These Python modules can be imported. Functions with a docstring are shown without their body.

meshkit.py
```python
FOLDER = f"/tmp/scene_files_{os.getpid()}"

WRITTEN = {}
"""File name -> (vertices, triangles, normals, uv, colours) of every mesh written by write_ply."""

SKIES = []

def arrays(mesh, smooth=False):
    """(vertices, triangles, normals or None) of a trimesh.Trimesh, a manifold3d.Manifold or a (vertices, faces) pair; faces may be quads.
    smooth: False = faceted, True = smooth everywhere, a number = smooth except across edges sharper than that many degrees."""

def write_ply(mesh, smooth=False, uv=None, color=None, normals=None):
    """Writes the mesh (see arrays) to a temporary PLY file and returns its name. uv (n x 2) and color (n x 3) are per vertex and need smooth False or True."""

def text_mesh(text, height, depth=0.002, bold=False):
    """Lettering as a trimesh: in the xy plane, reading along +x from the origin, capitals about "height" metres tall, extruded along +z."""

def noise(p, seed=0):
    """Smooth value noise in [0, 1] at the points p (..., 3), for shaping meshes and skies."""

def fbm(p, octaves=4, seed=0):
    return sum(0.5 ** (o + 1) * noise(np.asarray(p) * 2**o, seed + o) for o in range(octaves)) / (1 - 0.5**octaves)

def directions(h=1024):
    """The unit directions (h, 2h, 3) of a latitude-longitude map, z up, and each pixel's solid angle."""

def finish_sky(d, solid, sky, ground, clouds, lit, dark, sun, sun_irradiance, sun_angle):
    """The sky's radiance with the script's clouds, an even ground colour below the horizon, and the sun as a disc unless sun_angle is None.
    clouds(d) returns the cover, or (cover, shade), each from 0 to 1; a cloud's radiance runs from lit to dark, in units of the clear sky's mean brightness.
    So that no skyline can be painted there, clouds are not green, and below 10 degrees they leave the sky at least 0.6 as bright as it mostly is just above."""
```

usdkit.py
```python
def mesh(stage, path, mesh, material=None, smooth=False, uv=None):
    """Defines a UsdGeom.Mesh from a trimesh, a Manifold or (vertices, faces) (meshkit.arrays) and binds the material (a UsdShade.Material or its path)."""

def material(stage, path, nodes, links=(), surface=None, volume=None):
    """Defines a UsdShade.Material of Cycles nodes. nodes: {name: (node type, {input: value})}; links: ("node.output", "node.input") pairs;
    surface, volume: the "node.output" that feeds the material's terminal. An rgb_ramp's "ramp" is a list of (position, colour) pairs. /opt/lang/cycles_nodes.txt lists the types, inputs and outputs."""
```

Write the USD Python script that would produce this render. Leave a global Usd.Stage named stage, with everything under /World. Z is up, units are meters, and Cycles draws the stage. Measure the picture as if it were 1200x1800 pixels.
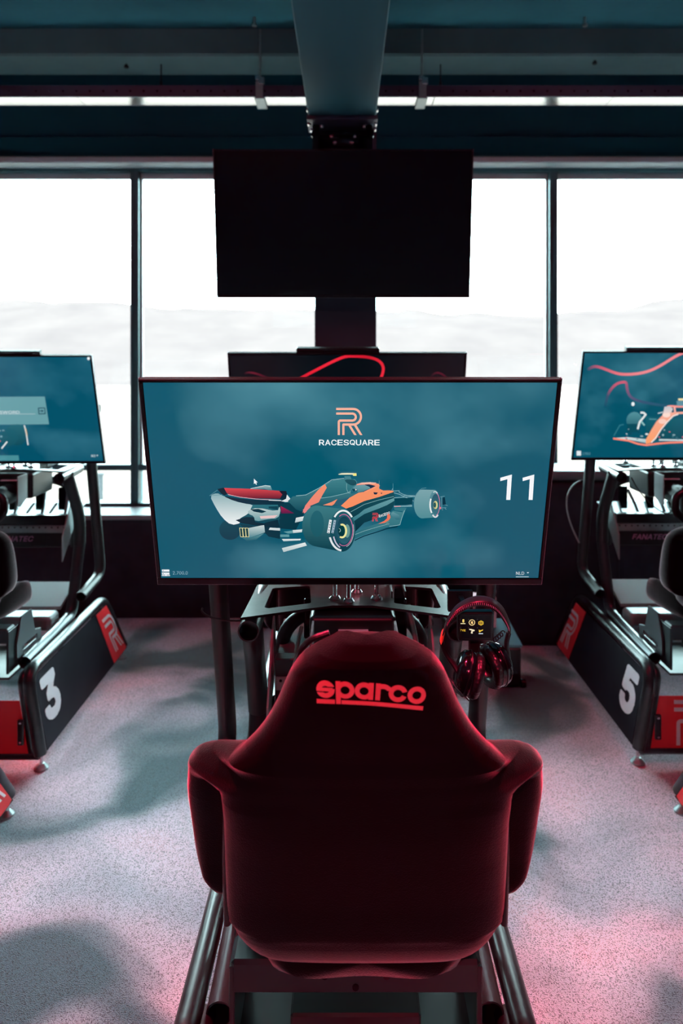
import math, random
import numpy as np, trimesh, shapely
import shapely.geometry as sg
from shapely import affinity
from shapely.ops import unary_union
from scipy.interpolate import PchipInterpolator, CubicSpline, griddata
from pxr import Usd, UsdGeom, UsdLux, UsdShade, Sdf, Gf, Vt
import usdkit, meshkit

random.seed(7)
stage = Usd.Stage.CreateInMemory()
UsdGeom.Xform.Define(stage, '/World'); UsdGeom.Scope.Define(stage, '/World/Looks')

# ------------------------------------------------------------------ camera, daylight, lamps, exposure
CX, CY, F, EYE = 607.0, 640.0, 1200.0, 1.6          # optical axis in the picture, focal length in pixels, eye height
cam = UsdGeom.Camera.Define(stage, '/World/camera')
cam.CreateHorizontalApertureAttr(24.0); cam.CreateFocalLengthAttr(24.0)
cam.CreateHorizontalApertureOffsetAttr((600 - CX) / F * 24); cam.CreateVerticalApertureOffsetAttr((CY - 900) / F * 24)
cam.CreateFStopAttr(3.2); cam.CreateFocusDistanceAttr(1.45)
cam.AddTranslateOp().Set((0, 0, EYE)); cam.AddRotateXOp().Set(90)
cam.CreateExposureAttr(0.0)
cam.CreateClippingRangeAttr((0.05, 20000))
dome = UsdLux.DomeLight.Define(stage, '/World/sky_light')
dome.CreateColorAttr((0.66, 0.97, 1.0)); dome.CreateIntensityAttr(9.0)

def red_fill(name, loc, size, rot, power, color=(1.0, 0.03, 0.10)):
    l = UsdLux.RectLight.Define(stage, '/World/' + name)
    l.CreateWidthAttr(size[0]); l.CreateHeightAttr(size[1]); l.CreateColorAttr(color); l.CreateIntensityAttr(power)
    l.AddTranslateOp().Set(loc); l.AddRotateXYZOp().Set(rot)
def red_spot(name, loc, aim, cone, power, r=.06, soft=.35, color=(1.0, 0.03, 0.10)):
    l = UsdLux.SphereLight.Define(stage, '/World/' + name); l.CreateRadiusAttr(r); l.CreateColorAttr(color); l.CreateIntensityAttr(power)
    sh = UsdLux.ShapingAPI.Apply(l.GetPrim()); sh.CreateShapingConeAngleAttr(cone); sh.CreateShapingConeSoftnessAttr(soft)
    d = np.array(aim, float) - np.array(loc, float); d /= np.linalg.norm(d)
    q = Gf.Rotation(Gf.Vec3d(0, 0, -1), Gf.Vec3d(*map(float, d))).GetQuat()
    l.AddTranslateOp().Set(tuple(map(float, loc))); l.AddOrientOp().Set(Gf.Quatf(q))
# unseen red spots above the seats; battens and rear spot are added fill
red_spot('red_spot_light', (-.95, 1.60, 3.40), (-.06, 1.14, .90), 19, 3000, soft=.6)
red_spot('red_spot_light_001', (.95, 1.60, 3.40), (.12, 1.14, .90), 19, 2500, soft=.6)
red_spot('red_spot_light_003', (-.80, 1.25, 3.45), (-.78, 1.20, 0), 14, 1500, soft=.35)  # this pair is added to throw red pools beside the rails
red_spot('red_spot_light_004', (.85, 1.25, 3.45), (.84, 1.20, 0), 14, 1500, soft=.35)
red_fill('red_fill_light_001', (-1.5, 1.5, 3.45), (.10, 1.8), (0, 0, 0), 34)  # added overhead fill pair, makes the floor redder and brighter
red_fill('red_fill_light_002', (1.5, 1.5, 3.45), (.10, 1.8), (0, 0, 0), 34)
red_spot('red_spot_light_002', (-.5, -1.6, 3.1), (.035, 1.0, 1.09), 6.5, 2500, soft=.9)  # added narrow spot that brightens only the seat lettering
red_fill('red_fill_light', (-.6, -1.4, 3.3), (2.4, 0.10), (25, 0, -8), 15, (1.0, .22, .30))  # added pinkish fill from behind, lifts the red panels and marks

# ------------------------------------------------------------------ helpers
def lin(*c):
    c = np.array(c, float) / 255
    return tuple(np.where(c < 0.04045, c / 12.92, ((c + 0.055) / 1.055) ** 2.4))
used = {}
def numbered(path):
    n = used.get(path, -1) + 1
    used[path] = n
    return path if n == 0 else f'{path}_{n:03d}'
def meta(prim, label=None, cat=None, group=None, kind=None):
    for k, v in (('label', label), ('category', cat), ('group', group), ('kind', kind)):
        if v: prim.SetCustomDataByKey(k, v)
def thing(name, label, cat, loc=(0, 0, 0), group=None, rz=0, kind=None):
    x = UsdGeom.Xform.Define(stage, numbered('/World/' + name))
    x.AddTranslateOp().Set(tuple(map(float, loc)))
    if rz: x.AddRotateZOp().Set(float(rz))
    meta(x.GetPrim(), label, cat, group, kind)
    return x.GetPrim()
def part(parent, name, m, mat, label=None, smooth=35, col=None, kind=None):
    if isinstance(m, (list,)): m = trimesh.util.concatenate(m)
    p = numbered(f'{parent.GetPath()}/{name}' if parent else f'/World/{name}')
    u = usdkit.mesh(stage, p, m, M[mat], smooth=False if col is not None else smooth)
    if col is not None:
        UsdGeom.PrimvarsAPI(u).CreatePrimvar('col', Sdf.ValueTypeNames.Color3fArray, 'vertex').Set(Vt.Vec3fArray.FromNumpy(np.asarray(col, np.float32)))
    meta(u.GetPrim(), label, kind=kind)
    return u.GetPrim()
def top(name, m, mat, label, cat, group=None, kind=None, smooth=35):
    o = part(None, name, m, mat, smooth=smooth)
    meta(o, label, cat, group, kind)
    return o
def struct(name, m, mat, parent=None, label=None, smooth=35):
    o = part(parent, name, m, mat, smooth=smooth)
    if parent is None: meta(o, label, kind='structure')
    return o
def box(x0, x1, y0, y1, z0, z1, c=0.0):
    c = min(c, (x1 - x0) * .45, (y1 - y0) * .45, (z1 - z0) * .45)
    if c <= 0:
        m = trimesh.creation.box((x1 - x0, y1 - y0, z1 - z0)); m.apply_translation(((x0 + x1) / 2, (y0 + y1) / 2, (z0 + z1) / 2)); return m
    p = []
    for x, sx in ((x0, 1), (x1, -1)):
        for y, sy in ((y0, 1), (y1, -1)):
            for z, sz in ((z0, 1), (z1, -1)):
                p += [(x, y + sy * c, z + sz * c), (x + sx * c, y, z + sz * c), (x + sx * c, y + sy * c, z)]
    return trimesh.convex.convex_hull(np.array(p))
def hull(pts): return trimesh.convex.convex_hull(np.array(pts, float))
def rbox(x0, x1, y0, y1, z0, z1, r, n=5):
    """box with round edges"""
    s = trimesh.creation.icosphere(2, r).vertices
    return hull(np.vstack([s + (x, y, z) for x in (x0 + r, x1 - r) for y in (y0 + r, y1 - r) for z in (z0 + r, z1 - r)]))
def bend(pts, r, n=7):
    pts = [np.array(p, float) for p in pts]
    if r <= 0 or len(pts) < 3: return np.array(pts)
    out = [pts[0]]
    for a, b, c in zip(pts[:-2], pts[1:-1], pts[2:]):
        d1, d2 = (a - b), (c - b); l1, l2 = np.linalg.norm(d1), np.linalg.norm(d2); d1 /= l1; d2 /= l2
        t = min(r, l1 * .48, l2 * .48)
        for k in np.linspace(0, 1, n):
            out.append((1 - k) ** 2 * (b + d1 * t) + 2 * k * (1 - k) * b + k ** 2 * (b + d2 * t))
    out.append(pts[-1])
    return np.array(out)
def frames(p):
    t = np.gradient(p, axis=0); t /= np.linalg.norm(t, axis=1)[:, None] + 1e-12
    n = np.cross(t[0], (0, 0, 1)) if abs(t[0][2]) < .9 else np.cross(t[0], (0, 1, 0))
    n /= np.linalg.norm(n); N = []
    for k in range(len(p)):
        n = n - t[k] * (n @ t[k]); n /= np.linalg.norm(n); N.append(n.copy())
    N = np.array(N)
    return t, N, np.cross(t, N)
def tube(pts, r, bendr=0.06, seg=18, open0=False, open1=False, flat=None):
    p = bend(pts, bendr); t, n, b = frames(p)
    a = np.linspace(0, 2 * np.pi, seg, endpoint=False)
    r = np.broadcast_to(np.asarray(r, float), (len(p),)) if np.ndim(r) else np.full(len(p), r)
    rows = [(p[k], t[k], n[k], b[k], r[k]) for k in range(len(p))]
    f = flat or 1.0
    ring = lambda q, k, rr: q + np.outer(np.cos(a), n[k]) * rr + np.outer(np.sin(a), b[k]) * rr * f
    R = []
    if open0: R += [ring(p[0] + t[0] * .04, 0, r[0] * .02), ring(p[0] + t[0] * .04, 0, r[0] * .86), ring(p[0], 0, r[0] * .86)]
    else: R += [ring(p[0], 0, r[0] * .02), ring(p[0], 0, r[0] * .9)]
    R += [ring(p[k] + (t[0] * r[0] * .1 if k == 0 and not open0 else 0), k, r[k]) for k in range(len(p))]
    e = len(p) - 1
    if open1: R += [ring(p[e], e, r[e] * .86), ring(p[e] - t[e] * .04, e, r[e] * .86), ring(p[e] - t[e] * .04, e, r[e] * .02)]
    else: R += [ring(p[e], e, r[e] * .9), ring(p[e], e, r[e] * .02)]
    return loft(R)
def loft(R, closed=False):
    R = [np.asarray(x, float) for x in R]; m, n = len(R), len(R[0]); v = np.vstack(R); f = []
    for i in range(m if closed else m - 1):
        j = (i + 1) % m
        k = np.arange(n); k2 = (k + 1) % n
        f.append(np.stack([i * n + k, i * n + k2, j * n + k2], 1)); f.append(np.stack([i * n + k, j * n + k2, j * n + k], 1))
    mm = trimesh.Trimesh(v, np.vstack(f), process=False)
    if mm.volume < 0: mm.invert()
    return mm
def lathe(profile, seg=28, axis=(0, 0, 1), at=(0, 0, 0)):
    a = np.linspace(0, 2 * np.pi, seg, endpoint=False)
    R = [np.stack([max(r, 1e-5) * np.cos(a), max(r, 1e-5) * np.sin(a), np.full(seg, z)], 1) for r, z in profile]
    m = loft(R)
    m.apply_transform(trimesh.geometry.align_vectors((0, 0, 1), axis)); m.apply_translation(at)
    return m
def extrude(poly, d):
    ps = [poly] if poly.geom_type == 'Polygon' else list(poly.geoms)
    return trimesh.util.concatenate([trimesh.creation.extrude_polygon(q, d, engine='earcut') for q in ps if q.area > 1e-10])
def place(m, o, ex, ey, ez):
    """local x, y, z of m onto the axes ex, ey, ez at o"""
    m = m.copy(); v = m.vertices
    m.vertices = np.asarray(o) + np.outer(v[:, 0], ex) + np.outer(v[:, 1], ey) + np.outer(v[:, 2], ez)
    if np.dot(np.cross(ex, ey), ez) < 0: m.invert()
    return m
def chaikin(p, n=2):
    p = np.asarray(p, float)
    for _ in range(n):
        q = np.roll(p, -1, 0); p = np.stack([.75 * p + .25 * q, .25 * p + .75 * q], 1).reshape(-1, 2)
    return p
def bolt(at, axis, r=.008, h=.006):
    return lathe([(0, 0), (r, 0), (r, h * .4), (r * .8, h * .8), (0, h)], 12, axis, at)

# ------------------------------------------------------------------ materials
M = {}
FLOOR_SHADE_SHIFT = (-2.33, 5.62, 0.0)  # moves the painted floor shade so dark blotches fall at the near corners
def mat(name, nodes, links=(), surface='p.BSDF', **k):
    M[name] = usdkit.material(stage, '/World/Looks/' + name, nodes, links, surface=surface, **k)
def pbr(name, base, rough=.5, metal=0., spec=.5, bump=None, rvar=None, **k):
    nodes = {'p': ('principled_bsdf', {'base_color': base, 'roughness': rough, 'metallic': metal, 'specular_ior_level': spec, **k})}; links = []
    if bump or rvar:
        nodes['tc'] = ('texture_coordinate', {})
    if bump:
        nodes['n'] = ('noise_texture', {'scale': bump[0], 'detail': 4.0}); nodes['b'] = ('bump', {'strength': bump[1], 'distance': bump[2]})
        links += [('tc.object', 'n.vector'), ('n.fac', 'b.height'), ('b.normal', 'p.normal')]
    if rvar:
        nodes['n2'] = ('noise_texture', {'scale': rvar[0], 'detail': 6.0}); nodes['mr'] = ('map_range', {'from_min': .3, 'from_max': .7, 'to_min': rvar[1], 'to_max': rvar[2]})
        links += [('tc.object', 'n2.vector'), ('n2.fac', 'mr.value'), ('mr.result', 'p.roughness')]
    mat(name, nodes, links)
def mottled(name, c1, c2, scale, rough=.7, metal=0., bump=.2, spec=.4):
    mat(name, {'tc': ('texture_coordinate', {}), 'n': ('noise_texture', {'scale': scale, 'detail': 8.0, 'roughness': .6}),
               'r': ('rgb_ramp', {'ramp': [(.3, c1), (.7, c2)]}), 'n2': ('noise_texture', {'scale': scale * 22, 'detail': 3.0}), 'b': ('bump', {'strength': bump, 'distance': .004}),
               'p': ('principled_bsdf', {'roughness': rough, 'metallic': metal, 'specular_ior_level': spec})},
        [('tc.object', 'n.vector'), ('n.fac', 'r.fac'), ('r.color', 'p.base_color'), ('tc.object', 'n2.vector'), ('n2.fac', 'b.height'), ('b.normal', 'p.normal')])
pbr('frame_black', (.012, .014, .017), .30, rvar=(9, .24, .4), spec=.6)
pbr('frame_grey', (.05, .06, .066), .28, metal=.5)
pbr('frame_satin', (.010, .012, .014), .42, spec=.5)
pbr('screen_off', (.004, .007, .011), .16, spec=.5)
pbr('plastic_black', (.008, .009, .011), .35)
pbr('gloss_black', (.004, .005, .007), .12)
pbr('bezel', (.004, .004, .007), .4, spec=.25)
pbr('bezel_edge', (.30, .30, .33), .3, metal=.8)
mottled('panel_black', (.006, .007, .011), (.016, .015, .022), 5, .5, bump=.05, spec=.12)
pbr('panel_red', (.80, .012, .02), .42)
pbr('print_white', (.80, .76, .80), .5)
pbr('print_pink', (.50, .20, .38), .5)
pbr('steel_grey', (.30, .34, .35), .38, metal=.55, rvar=(12, .3, .48))
pbr('plate_grey', (.26, .31, .32), .45, metal=.2)
pbr('bracket_grey', (.085, .10, .11), .45, metal=.3)
pbr('dark_steel', (.02, .03, .035), .45, metal=.3)
pbr('chrome', (.7, .7, .72), .18, metal=1.)
pbr('screw_dark', (.03, .03, .035), .3, metal=.8)
pbr('deck_metal', (.012, .010, .012), .42, metal=.0, spec=.4, rvar=(14, .36, .5))
mat('velour', {'tc': ('texture_coordinate', {}), 'n': ('noise_texture', {'scale': 420.0, 'detail': 2.0}), 'b': ('bump', {'strength': .35, 'distance': .0015}),
               'p': ('principled_bsdf', {'base_color': (.0025, .0015, .002), 'roughness': .9, 'specular_ior_level': .05, 'sheen_weight': .85, 'sheen_roughness': .31, 'sheen_tint': (1., .72, .78)})},
    [('tc.object', 'n.vector'), ('n.fac', 'b.height'), ('b.normal', 'p.normal')])
pbr('shell_gloss', (.006, .005, .006), .28)
pbr('embroidery', (.92, .10, .14), .7, bump=(900, .3, .001))
pbr('leather', (.010, .010, .012), .33, bump=(160, .25, .0015))
pbr('cable', (.006, .006, .008), .5)
pbr('orange_mark', (.9, .16, .06), .5)
mottled('concrete', (.024, .125, .165), (.040, .17, .215), 1.6, .6, bump=.3, spec=.2)
mottled('concrete_pale', (.10, .16, .175), (.15, .21, .22), 2.2, .5, bump=.2, spec=.3)
pbr('beam_paint', (.020, .085, .112), .6, spec=.16, bump=(60, .06, .002))
pbr('galvanised', (.74, .74, .76), .16, metal=1.)
pbr('metal_light_tint', (.055, .045, .075), .5, metal=.3)  # purple cast of the red room light put into this metal colour
pbr('wall_teal', (.008, .07, .092), .7, spec=.2)
pbr('wall_dark', (.010, .011, .016), .8)
mottled('spandrel', (.010, .009, .014), (.026, .021, .032), 7, .85, bump=.5)
pbr('window_metal', (.035, .10, .115), .42, metal=.2)
pbr('window_bead', (.45, .5, .52), .4)
pbr('sill_stone', (.20, .20, .225), .5)
pbr('column_light_tint', (.040, .030, .055), .55, bump=(120, .1, .001))  # purple from red and blue light is painted into the column colour
pbr('carton_pink', (.75, .45, .5), .6)
pbr('case_teal', (.12, .32, .38), .45)
mat('pane_glass', {'t': ('transparent_bsdf', {'color': (.97, .985, .98)}), 'g': ('glossy_bsdf', {'roughness': .0, 'color': (1, 1, 1)}), 'f': ('fresnel', {'IOR': 1.45}), 'm': ('mix_closure', {})},
    [('f.fac', 'm.fac'), ('t.BSDF', 'm.closure1'), ('g.BSDF', 'm.closure2')], surface='m.closure')
def screen_mat(name, k):
    mat(name, {'a': ('attribute', {'attribute': 'col'}), 'p': ('principled_bsdf', {'base_color': (.006, .006, .008), 'roughness': .22, 'specular_ior_level': .25, 'emission_strength': k})},
        [('a.color', 'p.emission_color')])
screen_mat('screen_lit', 1.0)
mat('led_red', {'e': ('emission', {'color': (1, .03, .06), 'strength': 9.0})}, surface='e.emission')
mat('carpet', {'g': ('geometry', {}), 'mp': ('mapping', {'location': FLOOR_SHADE_SHIFT}), 'big': ('noise_texture', {'scale': 1.5, 'detail': 2.5, 'roughness': .4, 'distortion': 1.1}),
               'rb': ('rgb_ramp', {'ramp': [(.345, (.028, .062, .074)), (.395, (.10, .13, .15)), (.46, (.30, .27, .315)), (.60, (.46, .37, .43)), (.68, (.52, .37, .43))]}),  # red light pools and teal shade painted into the carpet as blotches
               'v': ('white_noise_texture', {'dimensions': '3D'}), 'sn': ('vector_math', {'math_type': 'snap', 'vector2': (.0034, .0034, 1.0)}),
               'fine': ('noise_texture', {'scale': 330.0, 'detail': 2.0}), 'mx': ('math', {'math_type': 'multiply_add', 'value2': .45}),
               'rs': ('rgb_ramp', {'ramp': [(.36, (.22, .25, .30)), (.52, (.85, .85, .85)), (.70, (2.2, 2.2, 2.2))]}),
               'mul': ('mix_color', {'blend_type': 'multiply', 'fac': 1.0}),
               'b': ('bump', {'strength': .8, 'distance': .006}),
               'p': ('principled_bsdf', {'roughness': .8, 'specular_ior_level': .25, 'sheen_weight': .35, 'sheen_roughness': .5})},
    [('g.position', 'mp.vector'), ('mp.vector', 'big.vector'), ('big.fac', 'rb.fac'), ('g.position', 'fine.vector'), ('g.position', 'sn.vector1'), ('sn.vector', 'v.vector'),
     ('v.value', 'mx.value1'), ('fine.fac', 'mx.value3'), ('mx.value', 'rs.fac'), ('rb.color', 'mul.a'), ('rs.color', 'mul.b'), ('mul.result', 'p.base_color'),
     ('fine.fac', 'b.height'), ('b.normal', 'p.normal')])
mottled('dune', (.050, .034, .034), (.062, .042, .041), .02, 1.0, bump=0., spec=0.)
mottled('shore', (.10, .070, .062), (.12, .085, .074), .03, 1.0, bump=0., spec=0.)
pbr('lid_lit', (.11, .11, .125), .5)  # paler than the trunk body, window light on its top put into colour
pbr('post_pale', (.026, .026, .028), .8, spec=.1)

# ------------------------------------------------------------------ the room
WY = 4.6                                                # plane of the windows
X0, X1, Y0 = -5.6, 5.6, -3.6
struct('floor', box(X0, X1, Y0, 4.35, -.1, 0), 'carpet', label='speckled grey carpet under the simulators, red light and teal shade painted into its colour')
struct('ceiling', box(X0, X1, Y0, 4.9, 3.556, 3.7), 'concrete', label='dark teal painted concrete ceiling')
struct('trim_1', [box(X0, X1, 3.98, 4.26, 3.40, 3.57, .012)], 'concrete_pale', label='pale concrete downstand across the ceiling near the windows')
struct('wall_left', box(X0 - .15, X0, Y0, 4.9, 0, 3.6), 'wall_dark'); struct('wall_right', box(X1, X1 + .15, Y0, 4.9, 0, 3.6), 'wall_dark')
struct('wall_front', box(X0, X1, Y0 - .15, Y0, 0, 3.6), 'wall_dark')
struct('wall_back', box(X0, X1, 4.30, 4.75, 0, .622), 'spandrel', label='dark panelled wall below the windows')
struct('trim_2', box(X0, X1, 4.275, 4.74, .622, .653, .006), 'sill_stone', label='pale window sill')
struct('trim_3', [box(X0, X1, 4.55, 4.85, 3.10, 3.56), box(X0, X1, 4.50, 4.85, 2.975, 3.10, .004)], 'wall_teal', label='dark teal header above the windows')
struct('trim_4', [box(X0, X1, 4.42, 4.56, 2.905, 2.945, .008)], 'window_bead', label='pale blind rail under the header')
muls = [-5.59, -4.20, -1.407, 1.388, 4.18, 5.59]
for k, (a, b) in enumerate(zip(muls[:-1], muls[1:])):
    w = thing(f'window_{k + 1}', None, None, ((a + b) / 2, WY, .653), kind='structure'); h = (b - a) / 2
    fw = .027
    part(w, 'frame', [box(-h, -h + fw, -.05, .06, 0, 2.30, .003), box(h - fw, h, -.05, .06, 0, 2.30, .003), box(-h + fw, h - fw, -.05, .06, 2.232, 2.30, .003), box(-h + fw, h - fw, -.05, .06, 0, .02, .003)], 'window_metal', smooth=False)
    part(w, 'transom', box(-h + fw, h - fw, -.045, .05, .236, .276, .003), 'window_metal', smooth=False)
    part(w, 'bead', [box(-h + fw, h - fw, 0, .03, 2.195, 2.232), box(-h + fw, -h + fw + .012, 0, .03, .276, 2.2), box(h - fw - .012, h - fw, 0, .03, .276, 2.2)], 'window_bead', smooth=False)
    part(w, 'pane', box(-h + fw, h - fw, .012, .018, .276, 2.2), 'pane_glass', smooth=False)
    part(w, 'pane', box(-h + fw, h - fw, .012, .018, .02, .236), 'pane_glass', smooth=False)

# ceiling beam along the view, its column and the television mount
BZ = 2.81
struct('ceiling_beam', box(-.183, .150, Y0, 3.40, BZ, 3.556, .006), 'beam_paint', label='wide dark painted beam running along the ceiling to the television')
struct('column', box(-.158, .158, 3.50, 3.80, 0, 3.556, .004), 'column_light_tint', label='dark column behind the hanging television, purple light tint put into its colour')
t = thing('cable_tray', 'long perforated cable tray with bright galvanised underside hung below the ceiling', 'cable tray', (0, 3.82, 3.093))
x = -5.5
while x < 5.5:
    part(t, 'bottom_panel', box(x, min(x + .997, 5.5), 0, .118, 0, .004, .001), 'galvanised', smooth=False); x += 1.0
part(t, 'side_rail', [box(-5.5, 5.5, -.012, 0, 0, .063, .002), box(-5.5, 5.5, .118, .13, 0, .063, .002)], 'metal_light_tint', smooth=False)
part(t, 'hole', [lathe([(0, 0), (.006, 0), (.006, .001), (0, .001)], 8, (0, -1, 0), (hx, -.0122, .03 + .0 * hx)) for hx in np.arange(-3, 3, .075)], 'gloss_black', kind='stuff', smooth=False)
for hx, side in ((-.48, 'left'), (.43, 'right')):
    g = thing('tray_hanger', f'thin threaded rod with clamp and strap holding the cable tray {side} of the wide beam', 'hanger', (hx, 3.82, 3.083))
    part(g, 'rod', tube([(0, .02, .10), (0, .02, .40)], .006, 0, 8), 'steel_grey')
    part(g, 'clamp', [box(-.022, .012, -.02, .03, .10, .125, .004), box(-.006, .03, -.025, -.005, .075, .115, .004), lathe([(0, 0), (.012, 0), (.012, .02), (0, .02)], 6, (0, -1, 0), (.01, -.01, .10))], 'chrome', smooth=20)
    part(g, 'strap', [box(-.028, .028, -.02, .14, -.004, .002, .001), box(-.02, .02, -.022, -.015, 0, .09, .001)], 'steel_grey', smooth=False)
for k, (px, py, Y, z, lab) in enumerate([(133, 6, 3.5, 3.54, 'small dark ceiling anchor at the far upper left'), (447, 47, 3.85, 3.51, 'small pale ceiling anchor left of the wide beam'), (222, 114, 4.1, 3.385, 'small dark anchor on the pale downstand at the left'),
                                   (1045, 106, 4.05, 3.385, 'small dark anchor on the pale downstand at the right'), (1028, 40, 3.85, 3.51, 'small pale ceiling anchor at the far upper right')]):
    xx = (px - CX) / F * Y
    g = thing('ceiling_anchor', lab, 'anchor', (xx, Y, z), 'anchors left in the concrete')
    part(g, 'stud', lathe([(0, 0), (.007, 0), (.007, .05), (0, .05)], 8), 'screw_dark' if 'dark' in lab else 'steel_grey')
    part(g, 'nut', lathe([(0, -.006), (.014, -.006), (.014, .006), (0, .006)], 6), 'screw_dark' if 'dark' in lab else 'steel_grey', smooth=False)
for px, lab in ((283, 'thin dark rod against the pale downstand at the left'), (774, 'thin dark rod against the pale downstand right of the beam')):
    xx = (px - CX) / F * 4.1
    g = thing('hanging_rod', lab, 'rod', (xx, 4.1, 3.23))
    part(g, 'rod', tube([(0, 0, .06), (0, 0, .18)], .004, 0, 8), 'screw_dark'); part(g, 'socket', lathe([(0, 0), (.009, 0), (.011, .03), (.006, .07), (0, .07)], 10), 'screw_dark')

# television hanging from the beam
def panel_axes(tilt):
    s, c = math.sin(tilt), math.cos(tilt)
    return np.array((1., 0, 0)), np.array((0, s, -c)), np.array((0, -c, -s))      # right, down, towards the viewer
class Panel:
    """a flat screen: top edge centre at o (world), width W, height H, tilted forward"""
    def __init__(s, o, W, H, tilt):
        s.o, s.W, s.H = np.array(o, float), W, H; s.ex, s.ev, s.n = panel_axes(tilt)
        s.base = s.o + s.ev * H
    def P(s, u, v, w):                                   # local point (relative to the base): u from the middle, v down from the top, w towards the viewer
        u, v, w = np.broadcast_arrays(np.asarray(u, float), v, w)
        return (s.o - s.base) + u[..., None] * s.ex + v[..., None] * s.ev + w[..., None] * s.n
    def box(s, u0, u1, v0, v1, w0, w1, c=.002):
        m = box(u0, u1, v0, v1, w0, w1, c); m.vertices = s.P(*m.vertices.T); m.fix_normals(); return m
    def map(s, pts):                                    # where a spot of the picture on the screen lies, in panel units
        pts = np.asarray(pts, float); d = np.stack([(pts[:, 0] - CX) / F, np.ones(len(pts)), (CY - pts[:, 1]) / F], 1)
        e = np.array((0, 0, EYE)); k = ((s.o - e) @ s.n) / (d @ s.n)
        q = e + d * k[:, None] - s.o
        return np.stack([q @ s.ex, q @ s.ev], 1)
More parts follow.
